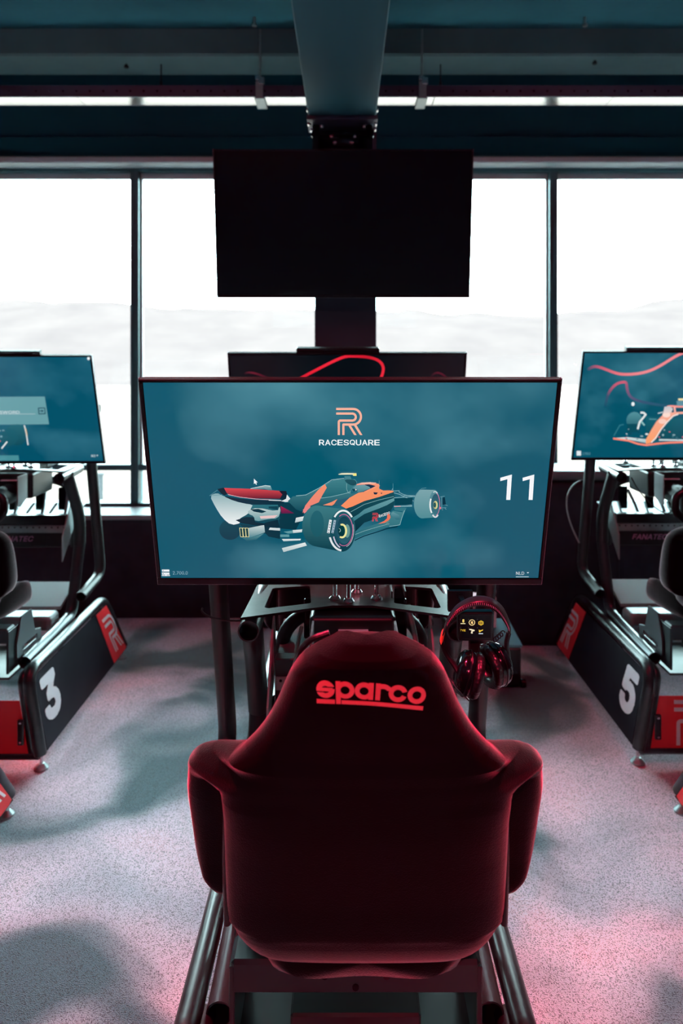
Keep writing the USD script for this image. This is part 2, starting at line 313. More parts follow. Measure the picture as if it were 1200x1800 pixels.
class Gfx:
    """flat coloured shapes shown on a screen; coordinates are picture pixels"""
    def __init__(s, panel, w0): s.p, s.w0, s.k, s.v, s.f, s.c, s.gam = panel, w0, 0, [], [], [], 1.0
    def tri(s, v2, f, col):
        s.k += 1; n = sum(map(len, s.v))
        s.v.append(s.p.P(v2[:, 0], v2[:, 1], s.w0 + s.k * 4e-5)); f = np.asarray(f)
        a = v2[f]; cr = np.cross(a[:, 1] - a[:, 0], a[:, 2] - a[:, 0]); f = np.where((cr < 0)[:, None], f, f[:, ::-1])     # (u, v, towards) is left-handed
        s.f.append(f + n); s.c.append(np.broadcast_to(np.asarray(col) ** s.gam, (len(v2), 3)))
    def shape(s, poly, c1, c2=None, vert=True):
        for g in (poly.geoms if hasattr(poly, 'geoms') else [poly]):
            if g.is_empty or g.area < 1e-9: continue
            v, f = trimesh.creation.triangulate_polygon(g, engine='earcut')
            col = np.array(lin(*c1))[None]
            if c2 is not None:
                q = v[:, 1] if vert else v[:, 0]; k = ((q - q.min()) / (np.ptp(q) + 1e-9))[:, None]; col = col * (1 - k) + np.array(lin(*c2)) * k
            s.tri(s.p.map(v), f, col)
    def poly(s, pts, c1, c2=None, smooth=0, vert=True): s.shape(sg.Polygon(chaikin(pts, smooth) if smooth else pts).buffer(0), c1, c2, vert)
    def line(s, pts, w, c1, c2=None, cap='flat', vert=True): s.shape(sg.LineString(pts).buffer(w / 2, cap_style=cap, join_style='round'), c1, c2, vert)
    def fade(s, pts, w, cols):                           # a stroke whose colour changes along its way
        pts = np.asarray(pts, float); cs = CubicSpline(np.arange(len(pts)), pts); tt = np.linspace(0, len(pts) - 1, 14 * len(pts)); q = cs(tt)
        d = np.gradient(q, axis=0); d /= np.linalg.norm(d, axis=1)[:, None]; nn = np.stack([-d[:, 1], d[:, 0]], 1) * w / 2
        C = np.array([[np.interp(a, np.linspace(0, len(pts) - 1, len(cols)), [lin(*c)[j] for c in cols]) for j in range(3)] for a in tt])
        n = len(q); f = []
        for i in range(n - 1): f += [(i, i + 1, n + i + 1), (i, n + i + 1, n + i)]
        s.tri(s.p.map(np.vstack([q + nn, q - nn])), np.array(f), np.vstack([C, C]))
    def text(s, t, box_, col, bold=False, shear=0.):      # box_: x0, y0 (top), x1, y1 (baseline)
        m = meshkit.text_mesh(t, 1.0, .001, bold); m = m.submesh([m.face_normals[:, 2] > .9], append=True)
        v = m.vertices[:, :2].copy(); a, b = v.min(0), v.max(0); v = (v - a) / (b - a)
        x0, y0, x1, y1 = box_; q = np.stack([x0 + v[:, 0] * (x1 - x0) + shear * v[:, 1], y1 - v[:, 1] * (y1 - y0)], 1)
        s.tri(s.p.map(q), m.faces, np.array(lin(*col))[None])
    def done(s, parent, name, label=None):
        part(parent, name, trimesh.Trimesh(np.vstack(s.v), np.vstack(s.f), process=False), 'screen_lit', label, col=np.vstack(s.c))
def logo_shape():
    """two-line letter mark in a unit box: x 0..1, y 0 (top) .. 1"""
    k = 1 / 345.0; L = []
    def arc(cx, cy, r, a0, a1): return [(cx + r * math.cos(a), cy + r * math.sin(a)) for a in np.radians(np.linspace(a0, a1, 14))]
    L.append([(385, 145)] + arc(610, 247, 102, -90, 90) + [(480, 349), (480, 487)])
    L.append([(385, 205)] + arc(598, 251, 46, -90, 90) + [(445, 297)] + arc(440, 317, 20, -90, -180) + [(420, 487)])
    g = [sg.LineString(x).buffer(15, cap_style='flat') for x in L]
    g += [sg.Polygon([(540, 355), (575, 355), (656, 487), (622, 487)]), sg.Polygon([(612, 350), (650, 350), (732, 487), (698, 487)])]
    return affinity.affine_transform(unary_union(g), [k, 0, 0, k, -385 * k, -130 * k])
LOGO = logo_shape()
def logo_at(x0, y0, x1, y1): return affinity.affine_transform(LOGO, [(x1 - x0), 0, 0, (y1 - y0) / 1.035, x0, y0])
def back_grid(panel, u0, u1, v0, v1, w, fn, nu=90, nv=52):
    U, V = np.meshgrid(np.linspace(u0, u1, nu), np.linspace(v0, v1, nv)); s, t_ = (U - u0) / (u1 - u0), (V - v0) / (v1 - v0)
    i = np.arange(nu * nv).reshape(nv, nu); a, b, c, d = i[:-1, :-1].ravel(), i[:-1, 1:].ravel(), i[1:, 1:].ravel(), i[1:, :-1].ravel()
    f = np.vstack([np.stack([a, d, c], 1), np.stack([a, c, b], 1)])
    return trimesh.Trimesh(panel.P(U.ravel(), V.ravel(), w), f, process=False), fn(s.ravel(), t_.ravel())
def teal(seed, lo=(0, 78, 100), hi=(66, 128, 148), bias=lambda s, t: 0, gain=1.6):
    def fn(s, t):
        q = np.stack([s * 5 + 3.1 * seed, t * 3.4, np.full_like(s, seed * 1.7)], 1)
        k = meshkit.fbm(q, 5, seed); k = np.clip((k - .5) * gain + .12 + bias(s, t), 0, 1)[:, None]
        return np.array(lin(*lo)) * (1 - k) + np.array(lin(*hi)) * k
    return fn
def monitor(name, label, panel, bez, screen_fn, group=None, bar=None, cat='monitor', thick=.045):
    W, H = panel.W, panel.H; bs, bt, bb = bez
    t = thing(name, label, cat, panel.base, group)
    h = W / 2
    part(t, 'bezel', [panel.box(-h, h, 0, bt, -.012, 0), panel.box(-h, h, H - bb, H, -.012, 0), panel.box(-h, -h + bs, bt, H - bb, -.012, 0), panel.box(h - bs, h, bt, H - bb, -.012, 0)], 'bezel', smooth=False)
    part(t, 'rim', [panel.box(-h - .0012, -h + .001, -.001, H + .001, -.014, -.003, 0), panel.box(h - .001, h + .0012, -.001, H + .001, -.014, -.003, 0), panel.box(-h, h, H - .001, H + .0012, -.014, -.003, 0)], 'bezel_edge', smooth=False)
    part(t, 'housing', [panel.box(-h, h, 0, H, -.02, -.0125, .002), panel.box(-h * .8, h * .8, H * .1, H * .9, -thick, -.02, .012)], 'plastic_black', smooth=False)
    m, c = back_grid(panel, -h + bs, h - bs, bt, H - bb, -.003, screen_fn)
    s = part(t, 'screen', m, 'screen_off' if cat == 'television' else 'screen_lit', col=c)
    if bar:
        part(t, 'sensor_bar', panel.box(bar[0], bar[1], -.016, .002, -.04, -.012, .003), 'plastic_black', smooth=False)
    return t, s
tv_tilt = math.asin(.118 / .8136)
TV = Panel(((603 - CX) / F * 3.22, 3.22, EYE + 378 / F * 3.22), 1.229, .699, tv_tilt)
tv, scr = monitor('television', 'large switched-off black television hanging from the ceiling beam above the middle monitor', TV, (.008, .008, .012), lambda s, t: np.zeros((len(s), 3)) + np.array(lin(2, 6, 12)), cat='television', thick=.05)
m_ = thing('television_mount', 'bolted steel bracket between the ceiling beam end and the television', 'bracket', (0, 3.40, BZ))
part(m_, 'plate', [box(-.188, .156, -.09, .11, -.022, -.002, .003), box(-.188, -.178, -.02, .10, -.002, .06, .002), box(.146, .156, -.02, .10, -.002, .06, .002)], 'metal_light_tint', smooth=False)
part(m_, 'arm', [box(-.165, -.13, -.02, .10, -.20, -.022, .004), box(.10, .135, -.02, .10, -.20, -.022, .004), box(-.17, .14, -.03, .0, -.085, -.055, .004)], 'gloss_black', smooth=False)
for bx, bz in ((-.178, -.038), (-.165, -.068), (.146, -.038), (.142, -.064), (-.115, -.05), (.09, -.05), (-.07, -.10), (.045, -.10), (-.052, -.13), (.03, -.13), (-.183, .03), (.152, .03)):
    part(m_, 'bolt', bolt((bx, -.06, bz), (0, -1, 0), .009, .02), 'chrome')
part(m_, 'hinge', [box(-.12, .09, -.085, .02, -.30, -.18, .006)], 'plastic_black', smooth=False)

# ------------------------------------------------------------------ simulator frames
def rig(name, label, loc, number, lift=0., detail=True):
    t = thing(name, label, 'racing simulator', loc, None)
    for s in (-1, 1):
        X = lambda p: [(s * q[0], q[1], q[2]) for q in p]
        part(t, 'frame_tube', tube(X([(.365, -.36, .055), (.312, -.362, .376), (.306, .50, .376), (.352, .68, .06)]), .024, .075), 'frame_black')
        part(t, 'corner_tube', tube(X([(.330, -.345, .05), (.286, -.345, .355), (.286, -.24, .355)]), .021, .04), 'frame_black')
        out = s * .006
        # side panel in the leaning plane of the frame
        o = np.array((s * .3135, 0, .352)); dn = np.array((s * .0515, 0, -.297)); dn_l = np.linalg.norm(dn); dn = dn / dn_l; n = np.array((s * .985, 0, .171))
        pp = sg.Polygon([(-.335, 0), (.485, 0), (.655, dn_l), (-.335, dn_l)])
        sp = part(t, 'side_panel', place(extrude(pp, .004), o + n * .012, (0, 1, 0), dn, n), 'panel_black', smooth=False)
        lp = sg.Polygon([(.335, 0.004), (.478, 0.004), (.642, dn_l - .01), (.62, dn_l - .004), (.45, dn_l - .004)])
        lg = part(t, 'logo_panel', place(extrude(lp, .002), o + n * .0165, (0, 1, 0), dn, n), 'panel_red', 'glossy red panel with a white two-line letter mark', smooth=False)
        R = affinity.affine_transform(LOGO, [s * .125, .095, 0, .20, .47 - s * .0625 - .02, .05])
        part(lg, 'letter_mark', place(extrude(R, .001), o + n * .0187, (0, 1, 0), dn, n), 'print_white', smooth=False)
        if number and (detail or True):
            tm = meshkit.text_mesh(number, .165, .001, True); tm = tm.submesh([tm.face_normals[:, 2] > .9], append=True)
            q = affinity.scale(unary_union([sg.Polygon(p[:, :2]) for p in tm.triangles]).buffer(.0085), 1.0, .98); tm = extrude(q, .001)
            v = tm.vertices; v[:, 0] = (v[:, 0] - v[:, 0].mean()); v[:, 1] -= .0825
            v[:, 0] *= 1.05; v[:, 0] -= s * .10 * v[:, 1]
            part(sp, 'number', place(tm, o + n * .0163 + np.array((0, -.235, 0)) + dn * .125, (0, s, 0), -dn, n), 'print_white', 'white race number', smooth=False)
        part(t, 'inner_tube', tube(X([(.255, -.26, .375), (.255, .215, .395), (.255, .32, .66 + lift * .5)]), .026, .05, open0=True), 'frame_grey')
        part(t, 'post', tube(X([(.255, .318, .655 + lift * .5), (.262, .30, .80 + lift * .5), (.255, .17, .965 + lift)]), .028, .08), 'frame_satin')
        part(t, 'deck_tube', tube(X([(.25, .085, .961 + lift), (.242, .34, .972 + lift)]), .026, 0, open0=True), 'frame_black')
        part(t, 'monitor_pole', tube(X([(.338, .12, .515), (.345, .36, .552), (.352, .215, 1.12), (.352, .19, 1.35 + lift * .8)]), .025, .07, open0=True), 'frame_satin')
        for yy, xx in ((-.36, .368), (.66, .352)):
            ft = part(t, 'foot', lathe([(0, 0), (.028, 0), (.028, .006), (.012, .022), (0, .024)], 18, (0, 0, 1), (s * xx, yy, 0)), 'steel_grey')
            part(ft, 'stem', lathe([(0, .018), (.006, .018), (.006, .06), (0, .06)], 10, (0, 0, 1), (s * xx, yy, 0)), 'chrome')
        # seat bracket
        br = sg.Polygon([(-.28, .0), (-.06, .0), (-.06, .045), (-.12, .06), (-.15, .16), (-.24, .16), (-.28, .06)]).difference(sg.box(-.24, .015, -.10, .035))
        part(t, 'seat_bracket', place(extrude(br, .005), (s * .228, 0, .398), (0, 1, 0), (0, 0, 1), (s, 0, 0)), 'bracket_grey', 'grey slotted steel seat bracket', smooth=False)
        gus = sg.Polygon([(.20, .60), (.40, .80), (.36, .90), (.30, .86), (.20, .72)])
        part(t, 'pedal_bracket', place(extrude(gus, .005), (s * .215, 0, lift * .5), (0, 1, 0), (0, 0, 1), (s, 0, 0)), 'plate_grey', smooth=False)
    part(t, 'crossbar', tube([(-.36, -.36, .05), (.36, -.36, .05)], .014, 0, 12), 'frame_black')
    part(t, 'crossbar', tube([(-.345, .66, .05), (.345, .66, .05)], .014, 0, 12), 'frame_black')
    part(t, 'monitor_crossbar', tube([(-.40, .19, 1.30 + lift * .8), (.40, .19, 1.30 + lift * .8)], .022, 0, 12), 'frame_satin')
    part(t, 'monitor_mount', [box(-.10, .10, .145, .172, 1.25 + lift * .8, 1.35 + lift * .8, .004)], 'frame_satin', smooth=False)
    rp = sg.Polygon([(-.283, .27), (.283, .27), (.318, .062), (-.318, .062)])
    rear = part(t, 'rear_panel', place(extrude(rp, .004), (0, -.362, 0), (1, 0, 0), (0, 0, 1), (0, -1, 0)), 'panel_red', 'red rear panel with a white letter mark', smooth=False)
    part(rear, 'letter_mark', place(extrude(affinity.affine_transform(LOGO, [.17, 0, 0, -.175, -.225, .255]), .001), (0, -.3665, 0), (1, 0, 0), (0, 0, 1), (0, -1, 0)), 'print_white', smooth=False)
    for s in (-1, 1):
        q = part(t, 'hinge', box(s * .292 - .012, s * .292 + .012, -.378, -.366, .10, .20, .003), 'plastic_black', smooth=False)
        for zz in (.112, .188): part(q, 'screw', bolt((s * .292, -.378, zz), (0, -1, 0), .005, .003), 'chrome')
    part(t, 'rear_crossmember', [box(-.222, .222, -.335, -.27, .480, .540, .006), box(-.225, -.215, -.335, -.2, .36, .53, .002), box(.215, .225, -.335, -.2, .36, .53, .002)], 'dark_steel', 'dark steel crossmember behind the seat', smooth=False)
    for hx in (-.055, 0, .055):
        part(t, 'hole', lathe([(0, 0), (.006, 0), (.006, .002), (0, .002)], 10, (0, -1, 0), (hx, -.335, .515 - (.02 if hx == 0 else 0))), 'gloss_black', smooth=False)
    part(t, 'floor_tray', box(-.225, .225, -.02, .05, .355, .365, .003), 'plate_grey', smooth=False)
    part(t, 'floor_tray', box(-.225, .225, -.33, -.02, .335, .345, .003), 'frame_satin', smooth=False)
    part(t, 'lower_tray', box(-.115, .115, -.345, -.20, .40, .455, .004), 'frame_satin', smooth=False)
    part(t, 'foot_plate', rbox(-.225, .225, .05, .16, .38, .445, .02), 'plate_grey')
    part(t, 'foot_plate', hull([(x_, y_, z_) for x_ in (-.225, .225) for y_, z_ in ((.165, .44), (.165, .455), (.33, .52), (.33, .505))]), 'plate_grey', smooth=False)
    # wheel deck: plate with two cut-outs
    dk = sg.Polygon([(-.268, .085), (-.10, .150), (-.05, .168), (.05, .168), (.10, .150), (.268, .085), (.255, .42), (.10, .40), (-.10, .40), (-.255, .42)])
    cut = lambda s: sg.Polygon([(s * .105, .185), (s * .22, .145), (s * .215, .30), (s * .115, .32)]).buffer(-.01).buffer(.01)
    dk = dk.difference(cut(1)).difference(cut(-1))
    d = part(t, 'wheel_deck', place(extrude(dk, .006), (0, 0, .988 + lift), (1, 0, 0), (0, 1, 0), (0, 0, 1)), 'deck_metal', 'dark metal wheel deck plate with trapezoid cut-outs', smooth=False)
    for bx, by in ((-.045, .215), (.012, .265), (.062, .215), (-.01, .195), (.13, .34), (-.13, .34)):
        part(d, 'screw', [lathe([(0, 0), (.015, 0), (.015, .003), (.010, .010), (0, .012)], 16, (0, 0, 1), (bx, by, .994 + lift)), lathe([(0, 0), (.005, 0), (.005, .04), (0, .04)], 10, (0, 0, 1), (bx, by, 1.0 + lift))], 'chrome' )
    for bx in (.10, .135): part(d, 'rib', box(bx, bx + .004, .22, .33, .994 + lift, 1.012 + lift, .001), 'deck_metal', smooth=False)
    part(t, 'wheel_base', rbox(-.107, .107, .130, .36, .86 + lift, .980 + lift, .014), 'plastic_black')
    part(t, 'base_ledge', box(-.036, .038, .118, .131, .945 + lift, .949 + lift, .001), 'print_white', smooth=False)
    for s in (-1, 1): part(t, 'side_mount', place(extrude(sg.Polygon([(.0, .855), (.02, .845), (.09, .875), (.09, .985), (.0, .985)]), .005), (s * .098, 0, lift), (0, 1, 0), (0, 0, 1), (1, 0, 0)), 'plate_grey', smooth=False)
    # formula steering wheel
    yw, zw = -.205, -.055 + lift
    w = part(t, 'steering_wheel', trimesh.boolean.union([rbox(-.088, .088, yw, yw + .03, .998 + zw, 1.026 + zw, .012), rbox(-.112, -.075, yw, yw + .033, .90 + zw, 1.022 + zw, .014), rbox(.075, .112, yw, yw + .033, .90 + zw, 1.022 + zw, .014), rbox(-.08, .08, yw + .012, yw + .04, .90 + zw, .985 + zw, .01)], engine='manifold'), 'leather', 'black formula steering wheel')
    for s in (-1, 1):
        part(w, 'grip', tube([(s * .10, yw + .015, 1.0 + zw), (s * .138, yw + .01, .98 + zw), (s * .142, yw + .005, .92 + zw), (s * .10, yw + .015, .885 + zw)], .016, .03, 14), 'leather')
        part(w, 'shift_paddle', hull([(s * a, yw + .05 + b, z + zw) for a, z in ((.04, .96), (.12, .985), (.13, .93), (.05, .92)) for b in (0, .004)]), 'steel_grey', smooth=False)
    for k in range(5): part(w, 'button', lathe([(0, 0), (.008, 0), (.008, .004), (0, .005)], 12, (0, -1, 0), ((k - 2) * .034, yw + .013, .935 + zw + .03 * (k % 2))), 'panel_red' if k % 2 else 'chrome')
    part(t, 'wheel_shaft', lathe([(0, 0), (.024, 0), (.024, .16), (.045, .20), (.045, .30), (0, .30)], 18, (0, 1, 0), (0, yw + .04, .94 + zw)), 'frame_satin')
    # pedals high in front
    z0 = .66 + lift * .4
    ps = part(t, 'pedal_base', [box(-.205, .205, .27, .33, z0, z0 + .072, .004), box(-.205, .205, .26, .30, z0 + .112, z0 + .160, .003)], 'plastic_black', 'black pedal box with printed lettering', smooth=False)
    part(ps, 'rail', box(-.205, .205, .265, .29, z0 + .073, z0 + .111, .003), 'steel_grey', smooth=False)
    part(ps, 'slot', [lathe([(0, 0), (.004, 0), (.004, .001), (0, .001)], 8, (0, -1, 0), (x_, .2648, z0 + .10)) for x_ in np.arange(-.19, .2, .03)], 'gloss_black', kind='stuff', smooth=False)
    tm = meshkit.text_mesh('FANATEC', .024, .001, True); v = tm.vertices; v[:, 0] -= v[:, 0].mean(); v[:, 0] *= .17 / np.ptp(v[:, 0]); v[:, 0] += .3 * v[:, 1]
    part(ps, 'lettering', place(tm, (-.03, .2695, z0 + .032), (1, 0, 0), (0, 0, 1), (0, -1, 0)), 'print_pink', 'pale pink lettering', smooth=False)
    part(t, 'heel_plate', hull([(x_, y_, z0 + c_) for x_ in (-.205, .205) for y_, c_ in ((.30, .118), (.30, .124), (.53, .160), (.53, .166))]), 'plate_grey', smooth=False)
    for k, px in enumerate((-.115, .02, .135)):
        pd = part(t, 'pedal', rbox(px - .022, px + .022, .40, .416, z0 + .155, z0 + .27, .006), 'gloss_black')
        part(pd, 'arm', tube([(px + .045, .31, z0 + .13), (px + .04, .36, z0 + .19), (px + .026, .41, z0 + .25)], .0075, .02, 8), 'plate_grey')
        part(pd, 'arm', tube([(px - .04, .31, z0 + .13), (px - .036, .35, z0 + .16), (px - .028, .40, z0 + .19)], .006, .02, 8), 'plate_grey')
    part(t, 'pedal_hoop', tube([(-.20, .40, .62 + lift * .5), (-.20, .42, .84 + lift), (-.10, .43, .90 + lift), (.10, .43, .90 + lift), (.20, .42, .84 + lift), (.20, .40, .62 + lift * .5)], .02, .07), 'frame_satin')
    return t

RIGS = {'mid': (.018, 1.546), 'left': (-1.570, 3.06), 'right': (1.540, 3.10), 'far': (.006, 2.74), 'nl': (-1.555, 1.76), 'nr': (1.555, 1.78)}
R_MID = rig('racing_simulator', 'nearest racing simulator frame in the middle of the picture, under the big lit monitor', (*RIGS['mid'], 0), '11')
R_LEFT = rig('racing_simulator', 'racing simulator frame numbered 3 at the left by the window', (*RIGS['left'], 0), '3', .11)
R_RIGHT = rig('racing_simulator', 'racing simulator frame numbered 5 at the right by the window', (*RIGS['right'], 0), '5', .11)
part(R_LEFT, 'led_strip', box(-.30, .345, -.34, -.33, .035, .043, .001), 'led_red', 'red glowing strip under the rear crossbar', smooth=False)
R_FAR = rig('racing_simulator', 'racing simulator frame mostly hidden behind the nearest seat and monitor', (*RIGS['far'], 0), '4', .10)
R_NL = rig('racing_simulator', 'racing simulator cut off by the left edge, only its front foot showing', (*RIGS['nl'], 0), '10', .05)
R_NR = rig('racing_simulator', 'racing simulator cut off by the right edge, only its front foot showing', (*RIGS['nr'], 0), '12', .05)

# ------------------------------------------------------------------ seats
def seat_rows():
    # z, back y, a (flat half width), b (side half width), c (recess), w (wing), depths s1 d1 d2 d3 d4 d5 d6, thickness
    R = []
    def low(z, y, b, th, fwd):    R.append((z, y, [(0, 0), (.55 * b, .002), (.80 * b, .012), (.97 * b, .05), (b, .085), (b, .12), (b - .004, fwd), (b - .03, fwd + .008), (b - .055, fwd - .02), (.5 * b, th), (0, th)]))
    def wing(z, y, a, b, w, out, fwd): R.append((z, y, [(0, 0), (.6 * a, .001), (a, .014), (b, .055), (b + .004, .095), (w - out, .105), (w, .135), (w - .006, fwd), (w - .05, fwd - .01), (.55 * a, .07), (0, .06)]))
    def head(z, y, w, th=.085):   R.append((z, y, [(0, 0), (.45 * w, .002), (.74 * w, .010), (.92 * w, .026), (.985 * w, .042), (w, .058), (.985 * w, .072), (.93 * w, th - .008), (.80 * w, th + .004), (.45 * w, th + .010), (0, th + .012)]))
    low(.568, .070, .175, .06, .15); low(.588, .038, .200, .06, .17); low(.615, .012, .220, .06, .18); low(.645, -.006, .230, .06, .19); low(.660, -.012, .233, .06, .19)
    wing(.668, -.015, .190, .234, .268, .004, .17); wing(.690, -.020, .190, .234, .292, .016, .195); wing(.73, -.028, .190, .234, .301, .028, .205); wing(.80, -.045, .190, .233, .306, .034, .20)
    wing(.86, -.060, .195, .232, .309, .034, .19); wing(.90, -.069, .198, .234, .306, .028, .18)
    def shoulder(z, y, a, w, fwd): R.append((z, y, [(0, 0), (.6 * a, .002), (a, .016), (a + .35 * (w - a), .042), (a + .62 * (w - a), .066), (a + .86 * (w - a), .092), (w, .118), (w - .008, fwd), (w - .05, fwd - .01), (.55 * a, .075), (0, .062)]))
    shoulder(.926, -.075, .196, .300, .165); shoulder(.943, -.079, .19, .286, .15); shoulder(.957, -.082, .18, .258, .135)
    head(.975, -.087, .218, .11); head(1.0, -.092, .192, .10); head(1.036, -.102, .163); head(1.076, -.112, .141); head(1.110, -.120, .127); head(1.136, -.127, .115); head(1.156, -.129, .099, .08); head(1.169, -.124, .076, .072); head(1.176, -.112, .052, .055)
    return R
def seat_shell():
    R = seat_rows(); z = np.array([r[0] for r in R]); y = np.array([r[1] for r in R]); C = np.array([r[2] for r in R])
    zz = np.unique(np.concatenate([np.linspace(z[0], z[-1], 70), z])); fx = PchipInterpolator(z, C, axis=0)(zz); fy = PchipInterpolator(z, y)(zz)
    rings = []
    for q, yy, z_ in zip(fx, fy, zz):
        loop = np.vstack([q, np.stack([-q[-2:0:-1, 0], q[-2:0:-1, 1]], 1)]); loop = np.vstack([loop, loop[:1]])
        d = np.r_[0, np.cumsum(np.linalg.norm(np.diff(loop, axis=0), axis=1) ** .6)]
        cs = CubicSpline(d / d[-1], loop, bc_type='periodic'); p = cs(np.linspace(0, 1, 96, endpoint=False))
        rings.append(np.stack([p[:, 0], p[:, 1] + yy, np.full(96, z_)], 1))
    def shrink(r, k, dz): c = r.mean(0); return np.stack([c[0] + (r[:, 0] - c[0]) * k, c[1] + (r[:, 1] - c[1]) * (k * .7 + .3 if k > .1 else k), r[:, 2] + dz], 1)
    first, last = rings[0], rings[-1]
    rings = [shrink(first, .02, -.02), shrink(first, .6, -.018), shrink(first, .88, -.010)] + rings + [shrink(last, .88, .005), shrink(last, .6, .008), shrink(last, .02, .010)]
    return loft(rings)
SHELL = seat_shell()
_v = SHELL.vertices; _n = SHELL.vertex_normals; _b = _n[:, 1] < -.2
def back_y(x, z):
    d = griddata(_v[_b][:, [0, 2]], _v[_b][:, 1], np.stack([x, z], 1), 'linear'); e = griddata(_v[_b][:, [0, 2]], _v[_b][:, 1], np.stack([x, z], 1), 'nearest')
    return np.where(np.isnan(d), e, d)
def sparco():
    """lower-case lettering with an underline, about one unit = x-height; centred"""
    ring = lambda x, y, r, k: sg.Point(x, y).buffer(r).difference(sg.Point(x, y).buffer(k))
    g = []; r, k = .5, .245
    s = ring(0, .5, r, .22); s = s.difference(sg.Polygon([(-.05, .62), (.7, .62), (.7, .54), (-.05, .54)])).difference(sg.Polygon([(.05, .40), (-.7, .40), (-.7, .32), (.05, .32)]))
    s = unary_union([s, sg.box(-.40, .40, .40, .60)]).difference(sg.box(.05, .60, .6, .68)).difference(sg.box(-.6, .33, -.05, .40)); g.append(s)
    x = 1.03; g.append(unary_union([ring(x + .03, .5, r, k), sg.box(x - .47, -.34, x - .21, 1.0)]))
    x = 2.07; g.append(unary_union([ring(x, .5, r, k), sg.box(x + .24, 0, x + .50, 1.0)]))
    x = 2.68; arc = ring(x + .40, .42, .56, .30).intersection(sg.box(x, .42, x + .80, 1.2)).intersection(sg.Polygon([(x, .3), (x + .9, .75), (x + .9, 1.2), (x, 1.2)])); g.append(unary_union([sg.box(x - .0, 0, x + .26, 1.0), arc]))
    x = 3.88; g.append(ring(x, .5, r, k).difference(sg.Polygon([(x, .5), (x + .8, .80), (x + .8, .20)])))
    x = 4.90; g.append(ring(x, .5, r, k))
    lo = [sg.box(-.5, -.34, .50, -.10), sg.box(.86, -.34, 5.35, -.12)]
    return g + lo
def seat(rigprim, label, loc, text=True):
    def part(par, name, m, mat, lab=None, **k):          # parts of the seat, moved to their place on the simulator
        if isinstance(m, list): m = trimesh.util.concatenate(m)
        m = m.copy(); m.apply_translation(loc); return globals()['part'](par, name, m, mat, lab, **k)
    t = part(rigprim, 'racing_seat', SHELL, 'velour', label, smooth=True)
    # base cushion with raised bolsters
    rows = []
    for y_, w_, zc, zb in ((.09, .19, .585, .60), (.14, .225, .582, .615), (.22, .245, .578, .64), (.32, .255, .575, .66), (.39, .255, .575, .645), (.42, .245, .57, .61)):
        q = [(0, zc), (.09, zc), (.15, zc + .02), (.19, zb - .02), (w_ - .015, zb), (w_, zb - .03), (w_ - .01, zc - .02), (.16, .535), (0, .53)]
        q = np.array(q); loop = np.vstack([q, np.stack([-q[-2:0:-1, 0], q[-2:0:-1, 1]], 1)]); loop = np.vstack([loop, loop[:1]])
        d = np.r_[0, np.cumsum(np.linalg.norm(np.diff(loop, axis=0), axis=1) ** .6)]; p = CubicSpline(d / d[-1], loop, bc_type='periodic')(np.linspace(0, 1, 64, endpoint=False))
        rows.append(np.stack([p[:, 0], np.full(64, y_), p[:, 1]], 1))
    c = lambda r, k, dy: np.stack([r[:, 0] * k, r[:, 1] + dy, (r[:, 2] - .57) * k + .57], 1)
    rows = [c(rows[0], .02, -.03), c(rows[0], .8, -.02)] + rows + [c(rows[-1], .85, .015), c(rows[-1], .02, .022)]
    part(t, 'cushion', loft(rows), 'velour', smooth=True)
    part(t, 'headrest_pad', rbox(-.088, .088, -.055, .0, 1.03, 1.150, .022), 'velour')
    for s in (-1, 1): part(t, 'slot_trim', tube([(s * .232, .03, .66), (s * .236, .035, .76), (s * .232, .025, .86)], .006, .03, 10), 'shell_gloss')
    # strap and label on the head of the seat
    sl = part(t, 'strap', tube([(-.118, .0, 1.095), (-.110, -.012, 1.135), (-.090, -.022, 1.160), (-.060, -.022, 1.170)], .005, .012, 10), 'leather', 'black strap over the headrest corner')
    if text:
        pieces = []
        for k, g in enumerate(sparco()):
            m = extrude(g, .02); pieces.append(m)
        m = trimesh.util.concatenate(pieces)
        m.merge_vertices(); v, f = trimesh.remesh.subdivide_to_size(m.vertices, m.faces, .12, max_iter=12)
        u = (v[:, 0] - 2.42) * .0268; hgt = v[:, 1] * .0275
        zc = 1.1135 - .015 * ((u + .05) / .14) ** 2                  # the line of lettering arches and falls to the right
        uu = u + .002 + hgt * np.clip((u + .03) * 1.2, -.02, .12); zz = zc + hgt * 1.0
        y_ = back_y(uu, zz) - .0004 - .0012 * (v[:, 2] > .01)
        part(t, 'lettering', trimesh.Trimesh(np.stack([uu, y_, zz], 1), f, process=False), 'embroidery', 'raised red embroidered lettering with an underline', smooth=False)
    return t
seat(R_MID, 'black velour racing seat edged by red light, seen from behind', (.016, -.431, 0))
seat(R_LEFT, 'black velour racing seat', (-.07, -.44, 0)); seat(R_RIGHT, 'black velour racing seat', (.06, -.44, 0)); seat(R_FAR, 'black velour racing seat', (0, -.44, 0)); seat(R_NL, 'black velour racing seat', (0, -.44, 0)); seat(R_NR, 'black velour racing seat', (0, -.44, 0))

